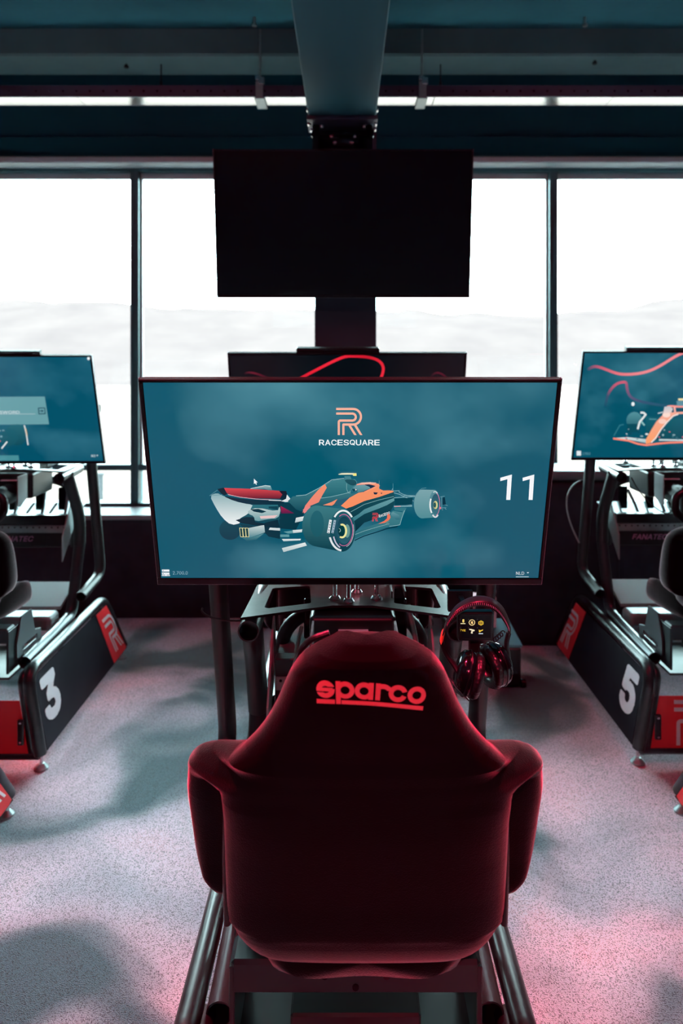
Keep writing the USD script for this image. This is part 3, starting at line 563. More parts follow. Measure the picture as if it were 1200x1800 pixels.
# ------------------------------------------------------------------ monitors
W43, H43 = .960, .542
def mid_bias(s, t):
    G = lambda a, b, w, h: np.exp(-((s - a) / w) ** 2 - ((t - b) / h) ** 2)
    return .02 + .48 * G(.38, .04, .20, .24) + .25 * G(.62, .06, .18, .14) - .35 * np.exp(-(s / .14) ** 2) - .30 * np.exp(-((1 - s) / .12) ** 2) + .30 * G(.66, .84, .30, .13) + .16 * G(.3, .9, .2, .1) - .5 * G(.34, .77, .13, .05) - .35 * G(.62, .70, .12, .05) - .3 * G(.18, .70, .08, .08) - .12 * G(.5, .45, .5, .1)
tilt = math.asin(.297)
MID = Panel((.0105, 1.546, EYE - 27 / F * 1.546), W43, H43, tilt)
mon, scr = monitor('monitor', 'biggest monitor in the middle showing a racing car from behind and the number 11', MID, (.0095, .0085, .0185),
                   teal(3, (0, 86, 108), (74, 136, 152), mid_bias, 1.5), bar=None)
A = lambda pts, ox, oy, k: [(ox + x / k, oy + y / k) for x, y in pts]
c5 = lambda *p: A(p, 340, 800, 2.6087)
c8 = lambda *p: A(p, 360, 800, 5.0)
t1 = lambda *p: A(p, 540, 820, 10.0)
c7 = lambda *p: A(p, 640, 820, 7.5)
def ell(cx, cy, rx, ry, f, a0=0, a1=360, n=48): return f(*[(cx + rx * math.cos(a), cy + ry * math.sin(a)) for a in np.radians(np.linspace(a0, a1, n))])
g = Gfx(MID, -.0025)
g.gam = 1.22
g.poly(ell(220, 660, 95, 90, c8), (12, 92, 108), (6, 78, 96))
g.poly(c8((640, 430), (880, 410), (870, 520), (800, 660), (660, 650), (640, 520)), (14, 78, 94), (6, 72, 88))
g.poly(c8((40, 360), (105, 335), (150, 360), (250, 395), (420, 440), (430, 470), (380, 520), (290, 570), (320, 600), (230, 622), (150, 555), (90, 460)), (150, 185, 190), (240, 244, 244), 1)
g.poly(c8((150, 360), (250, 380), (420, 400), (700, 400), (690, 438), (560, 445), (400, 440), (260, 410)), (30, 60, 78), (10, 70, 88), 1)
g.poly(c8((420, 440), (640, 440), (660, 560), (640, 600), (440, 590), (300, 570), (380, 520)), (60, 130, 142), (20, 86, 102))
g.poly(c8((160, 292), (400, 300), (660, 318), (700, 350), (690, 385), (640, 388), (400, 382), (240, 362), (185, 335)), (226, 92, 100), (120, 44, 66))
g.poly(c8((108, 302), (165, 290), (195, 345), (170, 358), (140, 340)), (8, 56, 72)); g.poly(c8((650, 318), (715, 320), (728, 388), (690, 400), (655, 390), (680, 350)), (40, 40, 60), (10, 64, 82))
g.line(c8((200, 350), (300, 372), (450, 390), (670, 402)), 1.1, (226, 190, 196)); g.line(c8((560, 400), (670, 404)), 1.4, (215, 225, 226)); g.line(c8((150, 352), (40, 360), (110, 310)), .8, (120, 165, 172))
g.poly(c8((395, 300), (460, 285), (530, 268), (575, 272), (592, 314), (560, 312), (520, 300), (440, 304)), (170, 198, 200), (70, 130, 142)); g.line(c8((400, 298), (530, 270), (575, 276)), .9, (225, 232, 232))
g.poly(c8((720, 350), (745, 380), (765, 412), (705, 416), (668, 408), (712, 388)), (228, 234, 235))
g.poly(c8((665, 450), (720, 480), (785, 515), (670, 517)), (180, 56, 100), (110, 44, 90))
g.poly(c8((375, 490), (460, 463), (640, 500), (655, 448), (665, 500), (640, 560), (560, 565), (440, 590), (430, 540), (380, 520)), (200, 214, 214), (120, 170, 176), 1)
g.poly(c8((400, 480), (470, 476), (540, 500), (500, 512), (430, 500)), (14, 72, 88)); g.poly(c8((560, 455), (640, 452), (640, 486), (560, 470)), (20, 84, 100)); g.poly(c8((480, 540), (640, 530), (610, 556), (490, 562)), (236, 206, 206))
g.poly(c8((270, 575), (360, 548), (430, 550), (440, 590), (520, 600), (640, 570), (660, 640), (500, 632), (320, 602)), (8, 62, 78)); g.poly(c8((300, 605), (500, 632), (640, 640), (640, 720), (520, 690), (330, 640)), (16, 80, 96))
g.poly(c8((520, 630), (660, 650), (660, 740), (560, 720), (520, 680)), (8, 70, 86))
g.poly(c8((378, 645), (490, 622), (520, 618), (527, 682), (400, 728), (378, 726)), (208, 220, 220), (90, 150, 160)); g.poly(c8((325, 728), (400, 730), (520, 690), (450, 745), (370, 758)), (110, 165, 172), (40, 110, 124))
g.poly(c8((300, 640), (378, 645), (384, 726), (310, 718)), (30, 84, 92))
for k in (0, 26, 52): g.line(c8((303 + k, 643), (328 + k, 645), (334 + k, 722), (312 + k, 720), (303 + k, 643)), .9, (240, 232, 176))
for pp in (((570, 640), (660, 645), (660, 668), (560, 660)), ((675, 740), (842, 738), (840, 752), (690, 760)), ((675, 820), (880, 770), (896, 798), (690, 855)), ((800, 553), (882, 538), (862, 580), (790, 596)), ((770, 662), (855, 655), (852, 680), (775, 688))): g.poly(c8(*pp), (232, 238, 238), (190, 206, 208))
for pp in (((660, 700), (740, 700), (742, 722), (662, 722)), ((690, 676), (770, 664), (775, 688), (730, 692))): g.poly(c8(*pp), (110, 165, 172))
# engine cover and cockpit
g.poly(c5((432, 212), (455, 190), (512, 188), (560, 160), (604, 132), (640, 116), (660, 112), (740, 112), (750, 124), (746, 140), (725, 160), (720, 178), (800, 168), (740, 205), (660, 232), (560, 240), (500, 262), (470, 250)), (96, 156, 164), (20, 92, 108))
g.poly(t1((330, 330), (450, 250), (650, 222), (800, 222), (860, 265), (850, 320), (790, 370), (700, 470), (420, 540), (200, 560)), (84, 146, 154), (44, 118, 130), 1)
g.line(t1((-200, 520), (-30, 505), (200, 385), (430, 238), (650, 212)), 1.0, (170, 200, 202)); g.line(t1((200, 565), (420, 535), (700, 470), (760, 440)), .9, (150, 190, 194)); g.line(t1((690, 300), (690, 400), (720, 470), (760, 470)), .7, (150, 190, 194))
g.poly(t1((640, 230), (830, 230), (870, 290), (850, 330), (780, 340), (700, 300)), (50, 104, 116), (40, 96, 108), 1)
g.poly(c5((572, 160), (602, 133), (611, 150), (590, 186), (574, 217), (520, 240), (498, 268), (512, 232), (545, 190)), (244, 160, 128), (240, 146, 138))
g.poly(t1((270, 682), (420, 630), (530, 573), (470, 665), (430, 692)), (244, 158, 128)); g.poly(t1((-80, 760), (10, 705), (60, 700), (20, 780), (-60, 830)), (236, 150, 150))
g.poly(t1((470, 668), (530, 590), (740, 550), (590, 690)), (60, 112, 132))
g.poly(c7((0, 215), (120, 213), (190, 232), (206, 255), (196, 274), (140, 300), (110, 312), (60, 330), (0, 350)), (246, 168, 140)); g.poly(c7((-40, 245), (60, 236), (150, 258), (110, 280), (0, 330)), (40, 70, 96))
g.poly(t1((800, 385), (860, 332), (1000, 322), (1090, 360), (1110, 385), (1000, 430), (900, 455), (790, 440)), (130, 172, 180), (90, 148, 158)); g.poly(t1((870, 310), (960, 285), (1100, 278), (1210, 288), (1190, 305), (1050, 318), (930, 325), (860, 332)), (248, 214, 200), (244, 150, 130))
g.poly(t1((790, 390), (870, 400), (880, 440), (800, 440)), (20, 88, 104)); g.poly(t1((840, 395), (870, 405), (860, 425), (840, 420)), (220, 220, 220))
g.poly(t1((590, 692), (740, 552), (900, 462), (1040, 440), (1150, 395), (1260, 340)) + c7((200, 296), (250, 318), (330, 316), (384, 322), (384, 338), (200, 402), (0, 457)) + t1((800, 702), (680, 742)), (246, 164, 124), (250, 158, 116))
g.poly(c7((120, 340), (180, 345), (160, 370), (130, 368)), (40, 64, 92)); g.poly(c7((215, 345), (240, 350), (225, 365)), (50, 64, 92))
# side pod
g.poly(t1((680, 742), (800, 702)) + c7((0, 457), (200, 402), (384, 338), (404, 398), (396, 500), (345, 590), (300, 622), (150, 690), (0, 742)) + t1((830, 1160), (812, 960), (760, 822)), (36, 98, 110), (10, 66, 80))
g.poly(t1((785, 905), (900, 838)) + c7((0, 566), (200, 486), (392, 416), (398, 452), (300, 510), (200, 552), (0, 628)) + t1((900, 905), (820, 962)), (120, 170, 176), (70, 136, 148)); g.line(t1((760, 800),) + c7((0, 500), (200, 440), (390, 396)), .9, (140, 184, 188))
g.poly(t1((830, 1165),) + c7((0, 812), (200, 742), (330, 692), (352, 604), (380, 582), (500, 604), (556, 546), (520, 630), (490, 690), (470, 772), (440, 775), (330, 792), (100, 862), (0, 900)) + t1((830, 1270),), (90, 150, 158), (52, 120, 134))
g.line(t1((830, 1200),) + c7((0, 850), (200, 790), (330, 756)), .8, (150, 188, 192)); g.line(t1((830, 1300),) + c7((0, 916), (150, 870), (300, 820), (440, 792)), 1.6, (6, 66, 84)); g.line(c7((330, 790), (440, 775), (470, 768), (492, 690), (530, 580)), .9, (160, 194, 198))
g.poly(c7((350, 620), (380, 600), (460, 640), (470, 700), (420, 700), (360, 650)), (120, 168, 176), (60, 126, 140)); g.poly(c7((260, 720), (310, 695), (330, 720), (300, 770)), (110, 150, 150))
R_ = affinity.affine_transform(LOGO, [82 / 7.5, -10 / 7.5, 0, 112 / 7.5 / 1.035, 640 + 108 / 7.5, 820 + 612 / 7.5]); g.shape(R_, (236, 84, 96))
for k, ch in enumerate('RACESQ'): g.text(ch, (665.6 + k * 3.3, 820 + (634 - k * 8) / 7.5, 668.6 + k * 3.3, 820 + (674 - k * 9) / 7.5), (236, 238, 238), True)
g.poly(c7((318, 615), (340, 640), (346, 670), (330, 702), (270, 742), (180, 757), (262, 716), (300, 682), (302, 640)), (238, 134, 108))
# suspension, front wing, camera pod
for pp, w_ in ((((384, 322), (460, 318), (460, 340), (520, 370), (660, 400)), 1.2), (((390, 345), (460, 365), (650, 455)), 1.4), (((390, 412), (520, 402), (670, 396)), 1.3), (((520, 380), (670, 384)), 1.2), (((390, 524), (630, 520)), 2.2), (((480, 495), (630, 506)), 1.0), (((360, 320), (372, 290), (380, 320)), .8), (((378, 300), (378, 220)), .5), (((196, 310), (196, 180)), .5)): g.line(c7(*pp), w_, (140, 180, 188))
g.line(c7((395, 526), (480, 522)), 1.4, (236, 170, 176)); g.poly(c7((390, 540), (560, 540), (510, 590), (400, 575)), (70, 136, 148)); g.poly(c7((400, 420), (640, 410), (630, 500), (400, 510)), (10, 84, 100))
for pp in (((1000, 400), (1060, 388)), ((1020, 400), (1020, 560)), ((1000, 545), (1080, 540)), ((1030, 560), (1030, 575)), ((1060, 545), (1080, 565)), ((1040, 490), (1100, 515))): g.line(c7(*pp), .9, (130, 172, 182))
g.poly(c7((1030, 410), (1060, 400), (1075, 500), (1030, 500)), (10, 70, 88)); g.poly(c7((980, 530), (1010, 530), (1010, 560), (980, 556)), (240, 130, 150))
g.poly(t1((650, 165), (755, 165), (775, 218), (660, 218)), (90, 146, 156)); g.poly(t1((538, 132), (600, 112), (700, 108), (862, 114), (866, 160), (810, 162), (790, 140), (560, 142)), (238, 234, 206), (220, 216, 190)); g.poly(t1((805, 118), (862, 116), (864, 160), (810, 160)), (246, 236, 150))
# rear tyre
tyre = unary_union([sg.Polygon(ell(610, 1118, 235, 374, t1)), sg.Polygon(ell(165, 1040, 255, 360, t1))]).convex_hull
g.shape(tyre, (78, 140, 148), (12, 78, 92)); g.shape(sg.Polygon(ell(170, 1000, 120, 230, t1)), (52, 118, 130), (40, 108, 120))
g.shape(sg.Polygon(ell(615, 1118, 222, 366, t1)), (50, 114, 126), (18, 80, 94)); g.shape(sg.Polygon(ell(640, 1112, 160, 278, t1)), (60, 108, 126), (36, 92, 108)); g.shape(sg.Polygon(ell(648, 1112, 130, 240, t1)), (30, 84, 100), (58, 112, 128))
g.line(ell(640, 1112, 158, 276, t1, -120, 120), 1.0, (232, 130, 176)); g.line(ell(630, 1115, 205, 345, t1, 200 + 22, 318), 3.2, (236, 240, 240)); g.line(ell(618, 1118, 235, 352, t1, 95, 160), 3.6, (228, 232, 234)); g.line(ell(640, 1115, 190, 320, t1, 110, 160), 2.4, (206, 200, 216))
g.line(t1((410, 930), (368, 1165)), 4.6, (232, 236, 238)); g.line(t1((485, 935), (440, 1165)), 4.2, (170, 190, 204)); g.line(ell(640, 1112, 175, 300, t1, -20, 75), .7, (220, 225, 230))
for yy in (975, 1020, 1060, 1110, 1150): g.poly(ell(408 - (yy - 975) * .22, yy, 9, 9, t1), (60, 80, 100)); g.poly(ell(480 - (yy - 975) * .2, yy, 8, 8, t1), (50, 80, 100))
g.poly(ell(700, 1125, 50, 118, t1), (120, 164, 160)); g.line(ell(610, 1125, 72, 112, t1, -110, 120), 3.4, (238, 232, 170)); g.poly(ell(600, 1125, 60, 96, t1), (8, 84, 84), (6, 70, 80)); g.line(ell(560, 1112, 22, 28, t1, -100, 100), .8, (190, 210, 210))
# front tyre
tyre = unary_union([sg.Polygon(ell(765, 488, 112, 190, c7)), sg.Polygon(ell(918, 484, 78, 182, c7))]).convex_hull
g.shape(tyre, (140, 178, 184), (100, 156, 164)); g.shape(sg.Polygon(ell(925, 488, 72, 176, c7)), (110, 158, 168), (90, 146, 156)); g.shape(sg.Polygon(ell(938, 490, 56, 136, c7)), (58, 108, 126), (80, 132, 146))
g.line(ell(935, 490, 58, 150, c7, -75, 80), .9, (234, 140, 180)); g.line(ell(926, 498, 60, 140, c7, 130, 215), 2.6, (238, 241, 241)); g.line(ell(930, 490, 66, 165, c7, 250, 300), 1.8, (215, 226, 228)); g.line(ell(935, 488, 60, 172, c7, 55, 125), 2.6, (226, 226, 230))
g.poly(ell(935, 500, 28, 54, c7), (200, 196, 150)); g.poly(ell(926, 500, 18, 34, c7), (60, 110, 110)); g.line(ell(938, 500, 22, 48, c7, -90, 90), 1.2, (240, 236, 170)); g.line(c7((690, 360), (720, 310), (760, 282), (815, 274)), .8, (120, 168, 176))
g.done(scr, 'car_picture', 'racing car in dark grey and orange seen from behind on the lit screen')
g = Gfx(MID, -.0005)
g.shape(logo_at(590.6, 717, 636.6, 765), (246, 178, 156)); g.done(scr, 'letter_mark', 'pale orange two-line letter mark')
g = Gfx(MID, -.0005)
for ch, x0 in zip('RACESQUARE', np.linspace(560.3, 657.6, 10)): g.text(ch, (x0, 773, x0 + 9.6, 783), (240, 244, 246), True)
g.done(scr, 'lettering', 'white capital lettering under the letter mark')
g = Gfx(MID, -.0005)
for k in (0, 39.3): g.poly([(879 + k, 840), (899.6 + k, 834.2), (896.6 + k, 879), (889.4 + k, 879), (891.6 + k, 842.5), (879 + k, 846)], (244, 246, 248))
g.done(scr, 'number', 'large white number 11')
g = Gfx(MID, -.0005)
for yy in (1001.3, 1006.6): g.poly([(284.2, yy), (297.4, yy), (297.8, yy + 3.8), (284.6, yy + 3.8)], (235, 240, 244)); g.poly(ell(286.6, yy + 1.9, .7, .7, lambda *p: list(p)), (20, 80, 110))
g.poly([(284, 1011.2), (298.8, 1011.2), (298.8, 1012.6), (284, 1012.6)], (235, 240, 244)); g.poly(ell(291.4, 1011.6, 1.8, 1.4, lambda *p: list(p)), (235, 240, 244))
g.text('2.700.0', (303.6, 1004.2, 329.8, 1010), (150, 184, 200)); g.text('NLD', (906.8, 1005, 921, 1010.4), (225, 232, 236)); g.poly([(925.3, 1006), (929.8, 1006), (927.5, 1008)], (225, 232, 236)); g.poly([(906.2, 1013.4), (929.2, 1013.4), (929.2, 1014.6), (906.2, 1014.6)], (180, 205, 212))
g.poly([(446, 841.3), (446, 851), (448.2, 849.2), (449.9, 852.2), (451.4, 851.4), (449.8, 848.4), (452.8, 848)], (240, 244, 246))
g.done(scr, 'status_text', 'small white icons, version text and mouse pointer')

hs = .207
LEFT = Panel((-.447 * 3.06 / 1.2 * 1.2 + .0 - W43 / 2 + .0, 3.06, EYE + 15 / F * 3.06), W43, H43, math.asin(.33))
RIGHT = Panel((.3483 * 3.10 + W43 / 2, 3.10, EYE + 22 / F * 3.10), W43, H43, math.asin(.30))
LEFT = Panel(((160 - CX) / F * 3.06 - W43 / 2, 3.06, EYE + 15 / F * 3.06), W43, H43, math.asin(.33))
FAR = Panel(((610 - CX) / F * 2.74, 2.74, EYE + 19.5 / F * 2.74), W43, H43, tilt)
mon, scr = monitor('monitor', 'lit teal monitor at the left showing a password box', LEFT, (.008, .008, .014), teal(11, (0, 80, 104), (58, 124, 144), lambda s, t: .15 - .5 * np.abs(t - .2) + .35 * np.exp(-((t - .75) / .1) ** 2)), bar=(-.12, .245))
p6 = lambda *p: A(p, 0, 600, 4.5)
g = Gfx(LEFT, -.0025)
g.poly(p6((-900, 446), (352, 438), (386, 658), (-900, 668)), (104, 158, 166)); g.text('ENTER PASSWORD', (-55, 722.5, 34, 727.5), (200, 216, 220), True); g.line(p6((-300, 578), (276, 576)), 1, (170, 196, 202))
g.line(p6((302, 530), (352, 528), (356, 574), (306, 576), (302, 530)), 1.6, (24, 72, 90)); g.line(p6((310, 552), (340, 552)), 1.4, (24, 72, 90)); g.poly(p6((326, 540), (344, 552), (328, 564)), (24, 72, 90))
g.done(scr, 'password_box', 'pale password box with an arrow button')
g = Gfx(LEFT, -.0025)
g.poly(ell(130, 740, 92, 84, p6), (40, 104, 118), (8, 74, 90)); g.poly(ell(70, 760, 70, 70, p6), (30, 96, 112), (14, 82, 98)); g.line(p6((190, 665), (206, 730), (220, 822)), 2.2, (222, 226, 226)); g.line(p6((200, 690), (212, 745)), 2.0, (220, 190, 160)); g.line(p6((10, 850), (55, 795)), 2.6, (225, 230, 230))
for k in range(12): g.poly(ell(random.uniform(-60, 60), random.uniform(680, 800), random.uniform(5, 16), random.uniform(4, 14), p6, n=9), random.choice([(232, 236, 236), (226, 110, 130), (120, 160, 170), (40, 90, 108)]))
g.poly(p6((-500, 905), (145, 903), (150, 945), (-500, 950)), (70, 140, 150)); g.text('NLD', (160, 799.5, 167.5, 803.5), (200, 218, 222), True); g.poly([(169, 800), (172.5, 800), (170.7, 802.5)], (200, 218, 222)); g.poly(ell(155.3, 630.2, 2.4, 3.0, lambda *p: list(p)), (235, 242, 244))
g.done(scr, 'car_picture', 'edge of a racing car wheel and small icons')
mon, scr = monitor('monitor', 'lit teal monitor at the right showing a red track curve and an orange car nose', RIGHT, (.008, .008, .014), teal(5, (0, 82, 104), (62, 128, 146), lambda s, t: .2 - .6 * np.abs(t - .1) + .25 * np.exp(-((t - .85) / .12) ** 2)), bar=(-.28, .26))
c9 = lambda *p: A(p, 980, 600, 5.4545)
g = Gfx(RIGHT, -.0025)
g.fade(c9((285, 275), (345, 245), (420, 255), (540, 300), (640, 318), (760, 312), (880, 284), (1000, 226), (1120, 152), (1240, 100), (1500, 40), (1900, 60), (2300, 240)), 4.9, [(40, 84, 110), (190, 90, 116), (236, 118, 128), (240, 136, 142), (240, 136, 142), (240, 130, 136), (236, 120, 128), (236, 120, 128)])
g.fade(c9((455, 640), (470, 560), (500, 480), (560, 415), (620, 394), (655, 398), (664, 440), (690, 520), (760, 566), (860, 592), (1040, 622)), 4.6, [(2, 84, 106), (60, 84, 112), (196, 90, 116), (210, 96, 120), (160, 90, 120), (96, 88, 122), (56, 84, 116), (30, 84, 110)])
g.done(scr, 'track_curve', 'pink-red track line')
d8 = lambda *p: A(p, 1060, 680, 8.571)
g = Gfx(RIGHT, -.0015)
g.poly(ell(470, 510, 120, 130, d8), (84, 146, 156), (10, 84, 100)); g.poly(d8((640, 440), (820, 470), (1300, 480), (1300, 800), (640, 800)), (20, 96, 112), (10, 72, 88)); g.poly(d8((360, 560), (520, 560), (520, 680), (360, 690)), (6, 74, 90))
g.line(d8((560, 390), (610, 392), (640, 420), (600, 470), (550, 530), (530, 600), (520, 640)), 3.4, (226, 232, 232)); g.line(d8((160, 740), (250, 580), (310, 570)), 1.6, (50, 122, 136))
g.poly(d8((140, 775), (360, 760), (640, 790), (700, 810), (650, 850), (400, 800)), (220, 230, 230), (150, 186, 190)); g.line(d8((150, 780), (380, 812), (520, 860), (650, 880), (840, 855), (1000, 842), (1300, 832)), 3.2, (250, 138, 116)); g.line(d8((840, 800), (1300, 808)), 3.0, (196, 214, 218))
for k in range(34): g.poly(ell(random.uniform(330, 1290), random.uniform(640, 790), random.uniform(8, 26), random.uniform(6, 20), d8, n=8), random.choice([(226, 232, 232), (222, 100, 120), (150, 180, 186), (16, 70, 90), (60, 110, 124)]))
g.poly(d8((640, 860), (640, 790), (720, 650), (800, 520), (900, 420), (980, 390), (1090, 380), (1300, 370), (1300, 400), (1130, 410), (1050, 440), (900, 600), (800, 760), (700, 850)), (244, 170, 150), (252, 160, 104)); g.line(d8((1130, 410), (1050, 440), (960, 530), (870, 640), (790, 770), (720, 840)), 2.0, (244, 232, 226))
g.poly(ell(890, 520, 60, 36, d8), (250, 206, 190)); g.poly(ell(950, 420, 60, 40, d8), (250, 220, 208)); g.line(d8((960, 300), (1010, 290), (1100, 296), (1300, 300)), 3.6, (244, 150, 140)); g.line(d8((1070, 300), (1080, 380)), 3.4, (246, 176, 166)); g.poly(d8((920, 300), (1000, 290), (1050, 330), (1020, 390), (900, 400)), (190, 196, 204), (236, 210, 204)); g.poly(d8((1100, 330), (1300, 330), (1300, 380), (1100, 370)), (10, 74, 96)); g.line(d8((820, 400), (900, 380)), 1.6, (200, 216, 220)); g.poly(d8((1125, 175), (1300, 170), (1300, 205), (1130, 205)), (244, 226, 170)); g.poly(d8((1100, 210), (1300, 210), (1300, 285), (1110, 285)), (90, 140, 156)); g.line(d8((570, 520), (620, 580)), 3.0, (140, 190, 190)); g.line(d8((690, 486), (800, 490)), 1.6, (90, 150, 160))
g.poly(ell(446, 258, 24, 30, d8), (236, 244, 246)); g.poly(c9((180, 1050), (222, 1050), (222, 1095), (180, 1095)), (222, 232, 236)); g.text('2.700.0', (1023, 795, 1037, 799.6), (90, 146, 160), True)
g.done(scr, 'car_picture', 'orange nose and front wing of a racing car')
mon, scr = monitor('monitor', 'dark monitor with a red curve, mostly hidden behind the biggest monitor', FAR, (.008, .010, .014), teal(8, (0, 10, 16), (3, 26, 34), lambda s, t: -.1), bar=(-.205, .13))
q2 = lambda *p: A(p, 400, 600, 2.727)
g = Gfx(FAR, -.0025)
g.fade(q2((250, 235), (360, 172), (440, 130), (540, 82), (600, 72), (665, 76), (720, 92), (745, 125), (735, 175), (690, 260)), 5.0, [(160, 10, 30), (226, 28, 50), (240, 40, 60), (226, 28, 50), (200, 24, 44), (226, 36, 54), (232, 40, 60), (210, 30, 50)])
g.fade(q2((80, 158), (120, 152), (180, 172), (240, 200)), 3.4, [(20, 14, 24), (110, 26, 46), (70, 20, 36), (30, 12, 24)]); g.fade(q2((975, 172), (1010, 152), (1045, 172), (1060, 200)), 3.4, [(20, 14, 24), (90, 20, 40), (70, 20, 36), (30, 12, 24)])
g.done(scr, 'track_curve', 'red track line')

# ------------------------------------------------------------------ dash display and headphones on the near simulator
DY = 1.45
dd = thing('dash_display', 'small black display with six yellow icons on the right of the nearest simulator', 'display', (.278, DY, 1.011))
part(dd, 'housing', rbox(-.039, .037, 0, .022, 0, .062, .004), 'plastic_black')
part(dd, 'bracket', [box(-.006, .006, .01, .22, .02, .03, .001), box(-.03, .03, .20, .215, -.01, .04, .001), box(-.012, .012, .022, .03, -.06, .05, .002)], 'deck_metal', smooth=False)
P2 = Panel((.278, DY - .0008, 1.073), .076, .062, 0.0)
m, c = back_grid(P2, -.032, .030, .008, .054, 0, lambda s, t: np.zeros((len(s), 3)) + np.array(lin(3, 2, 4)), 3, 3); m.vertices += P2.base - np.array((.278, DY, 1.011))
sc = part(dd, 'screen', m, 'screen_lit', col=c)
class DG(Gfx): pass
g = Gfx(P2, .0006); hx = lambda *p: A(p, 760, 1040, 8.0); ye, am = (240, 208, 110), (226, 184, 60)
off = np.array(P2.base) - np.array((.278, DY, 1.011))
g.poly(ell(432, 400, 16, 14, hx), ye); g.poly(hx((414, 416), (450, 416), (442, 432), (424, 432)), ye); g.line(hx((392, 448), (462, 448)), 1.6, (235, 220, 170))
g.line(ell(553, 432, 40, 38, hx), 1.3, (244, 214, 150)); g.poly(hx((535, 412), (548, 420), (558, 412), (572, 424), (564, 436), (572, 450), (558, 456), (546, 446), (534, 450), (540, 434)), (244, 200, 130))
g.line(hx((648, 424), (680, 408), (710, 424), (710, 454), (680, 470), (648, 454), (648, 424)), 1.3, am); g.line(ell(680, 438, 14, 14, hx), 1.1, am)
g.text('TYRE', (760 + 388 / 8, 1040 + 528 / 8, 760 + 464 / 8, 1040 + 558 / 8), am, True)
g.poly(hx((512, 520), (550, 524), (592, 536), (590, 552), (560, 560), (566, 584), (540, 588), (538, 562), (552, 548), (514, 534)), (236, 224, 190))
g.poly(hx((646, 530), (668, 540), (712, 528), (704, 546), (680, 556), (662, 572), (650, 566)), am); g.line(hx((646, 588), (708, 588)), 1.8, (190, 200, 214))
for px in (392, 510, 632):
    for py in (388, 506): g.line(hx((px - 8, py), (px, py)), .6, (120, 120, 140))
g.v = [v + off for v in g.v]
g.done(sc, 'icons', 'yellow and amber menu icons')

hp = thing('headphones', 'black over-ear headphones hung over the small display beside the nearest seat', 'headphones', (.285, 1.44, .86))
def P3(px, py, Y): return np.array(((px - CX) / F * Y, Y, EYE - (py - CY) / F * Y)) - np.array((.285, 1.44, .86))
arc_px = [(776, 1128), (780, 1108), (793, 1083), (815, 1064), (842, 1056), (868, 1063), (884, 1080), (893, 1098), (894, 1112)]
arc = np.array([P3(x_, y_, 1.43 + .05 * k / 8) for k, (x_, y_) in enumerate(arc_px)])
cs = CubicSpline(np.arange(9), arc)
def strip(pts, wid, th, seg=14):
    t_ = np.gradient(pts, axis=0); t_ /= np.linalg.norm(t_, axis=1)[:, None]; side = np.array((.25, 1., .12)); side /= np.linalg.norm(side); R = []
    a = np.linspace(0, 2 * np.pi, seg, endpoint=False)
    for k in range(len(pts)):
        nn = np.cross(t_[k], side); nn /= np.linalg.norm(nn); e = min(1, .25 + 3.0 * min(k, len(pts) - 1 - k) / len(pts)) if True else 1
        sw, st = np.sign(np.cos(a)) * np.abs(np.cos(a)) ** .6, np.sign(np.sin(a)) * np.abs(np.sin(a)) ** .8
        R.append(pts[k] + np.outer(sw, side) * wid / 2 + np.outer(st, nn) * th / 2 * e)
    c0, c1 = R[0].mean(0), R[-1].mean(0)
    return loft([c0 + (R[0] - c0) * .02] + R + [c1 + (R[-1] - c1) * .02])
part(hp, 'headband', strip(cs(np.linspace(.9, 7.4, 60)), .036, .013), 'leather')
st = []
for k in np.linspace(1.6, 7.2, 46):
    q = cs(k); st.append(trimesh.Trimesh(*(lambda m: (m.vertices + q + np.array((-.004, -.0185, 0)), m.faces))(trimesh.creation.box((.0012, .002, .004))), process=False))
part(hp, 'stitching', st, 'print_pink', kind='stuff', smooth=False)
part(hp, 'slider', strip(cs(np.linspace(0, 1.1, 14)), .026, .008), 'orange_mark', 'orange end piece of the headband')
part(hp, 'slider', strip(cs(np.linspace(7.2, 8, 12)), .026, .007), 'plastic_black')
def yoke(p): return tube(p, .0055, .02, 10)
LC, RC = P3(824, 1184, 1.43), P3(868, 1168, 1.48)
part(hp, 'yoke', yoke([arc[0], P3(783, 1150, 1.43), P3(800, 1172, 1.42), LC + np.array((-.02, -.02, .0))]), 'plastic_black')
part(hp, 'yoke', yoke([arc[-1], P3(889, 1132, 1.48), P3(893, 1150, 1.48), RC + np.array((.03, 0, -.01))]), 'plastic_black')
def cup(c, ax, seed):
    ax = np.array(ax, float); ax /= np.linalg.norm(ax)
    body = lathe([(0, .030), (.018, .0295), (.034, .026), (.043, .018), (.046, .008), (.046, 0), (.044, -.004), (0, -.004)], 32, ax, c)
    prof = [(.026, -.004), (.042, -.004), (.048, -.009), (.049, -.016), (.045, -.023), (.036, -.025), (.027, -.022), (.024, -.012)]
    pad = lathe(prof + [prof[0]], 72, (0, 0, 1)); v = pad.vertices; a = np.arctan2(v[:, 1], v[:, 0]); rr = np.hypot(v[:, 0], v[:, 1])
    k = 1 + .030 * np.sin(a * 30 + seed) * (rr > .036); pad.vertices = np.stack([v[:, 0] * k * .92, v[:, 1] * k * 1.05, v[:, 2]], 1)
    T = trimesh.geometry.align_vectors((0, 0, 1), ax); pad.apply_transform(T); pad.apply_translation(c)
    e = part(hp, 'ear_cup', body, 'gloss_black'); part(e, 'cushion', pad, 'leather', smooth=True)
    part(e, 'ring', lathe([(.0455, .004), (.0475, .004), (.0475, .007), (.0455, .007)], 32, ax, c), 'screw_dark')
cup(LC, (-.97, .10, .26), 0.3); cup(RC, (.93, .33, .14), 1.1)
tt = np.linspace(0, 1, 60)
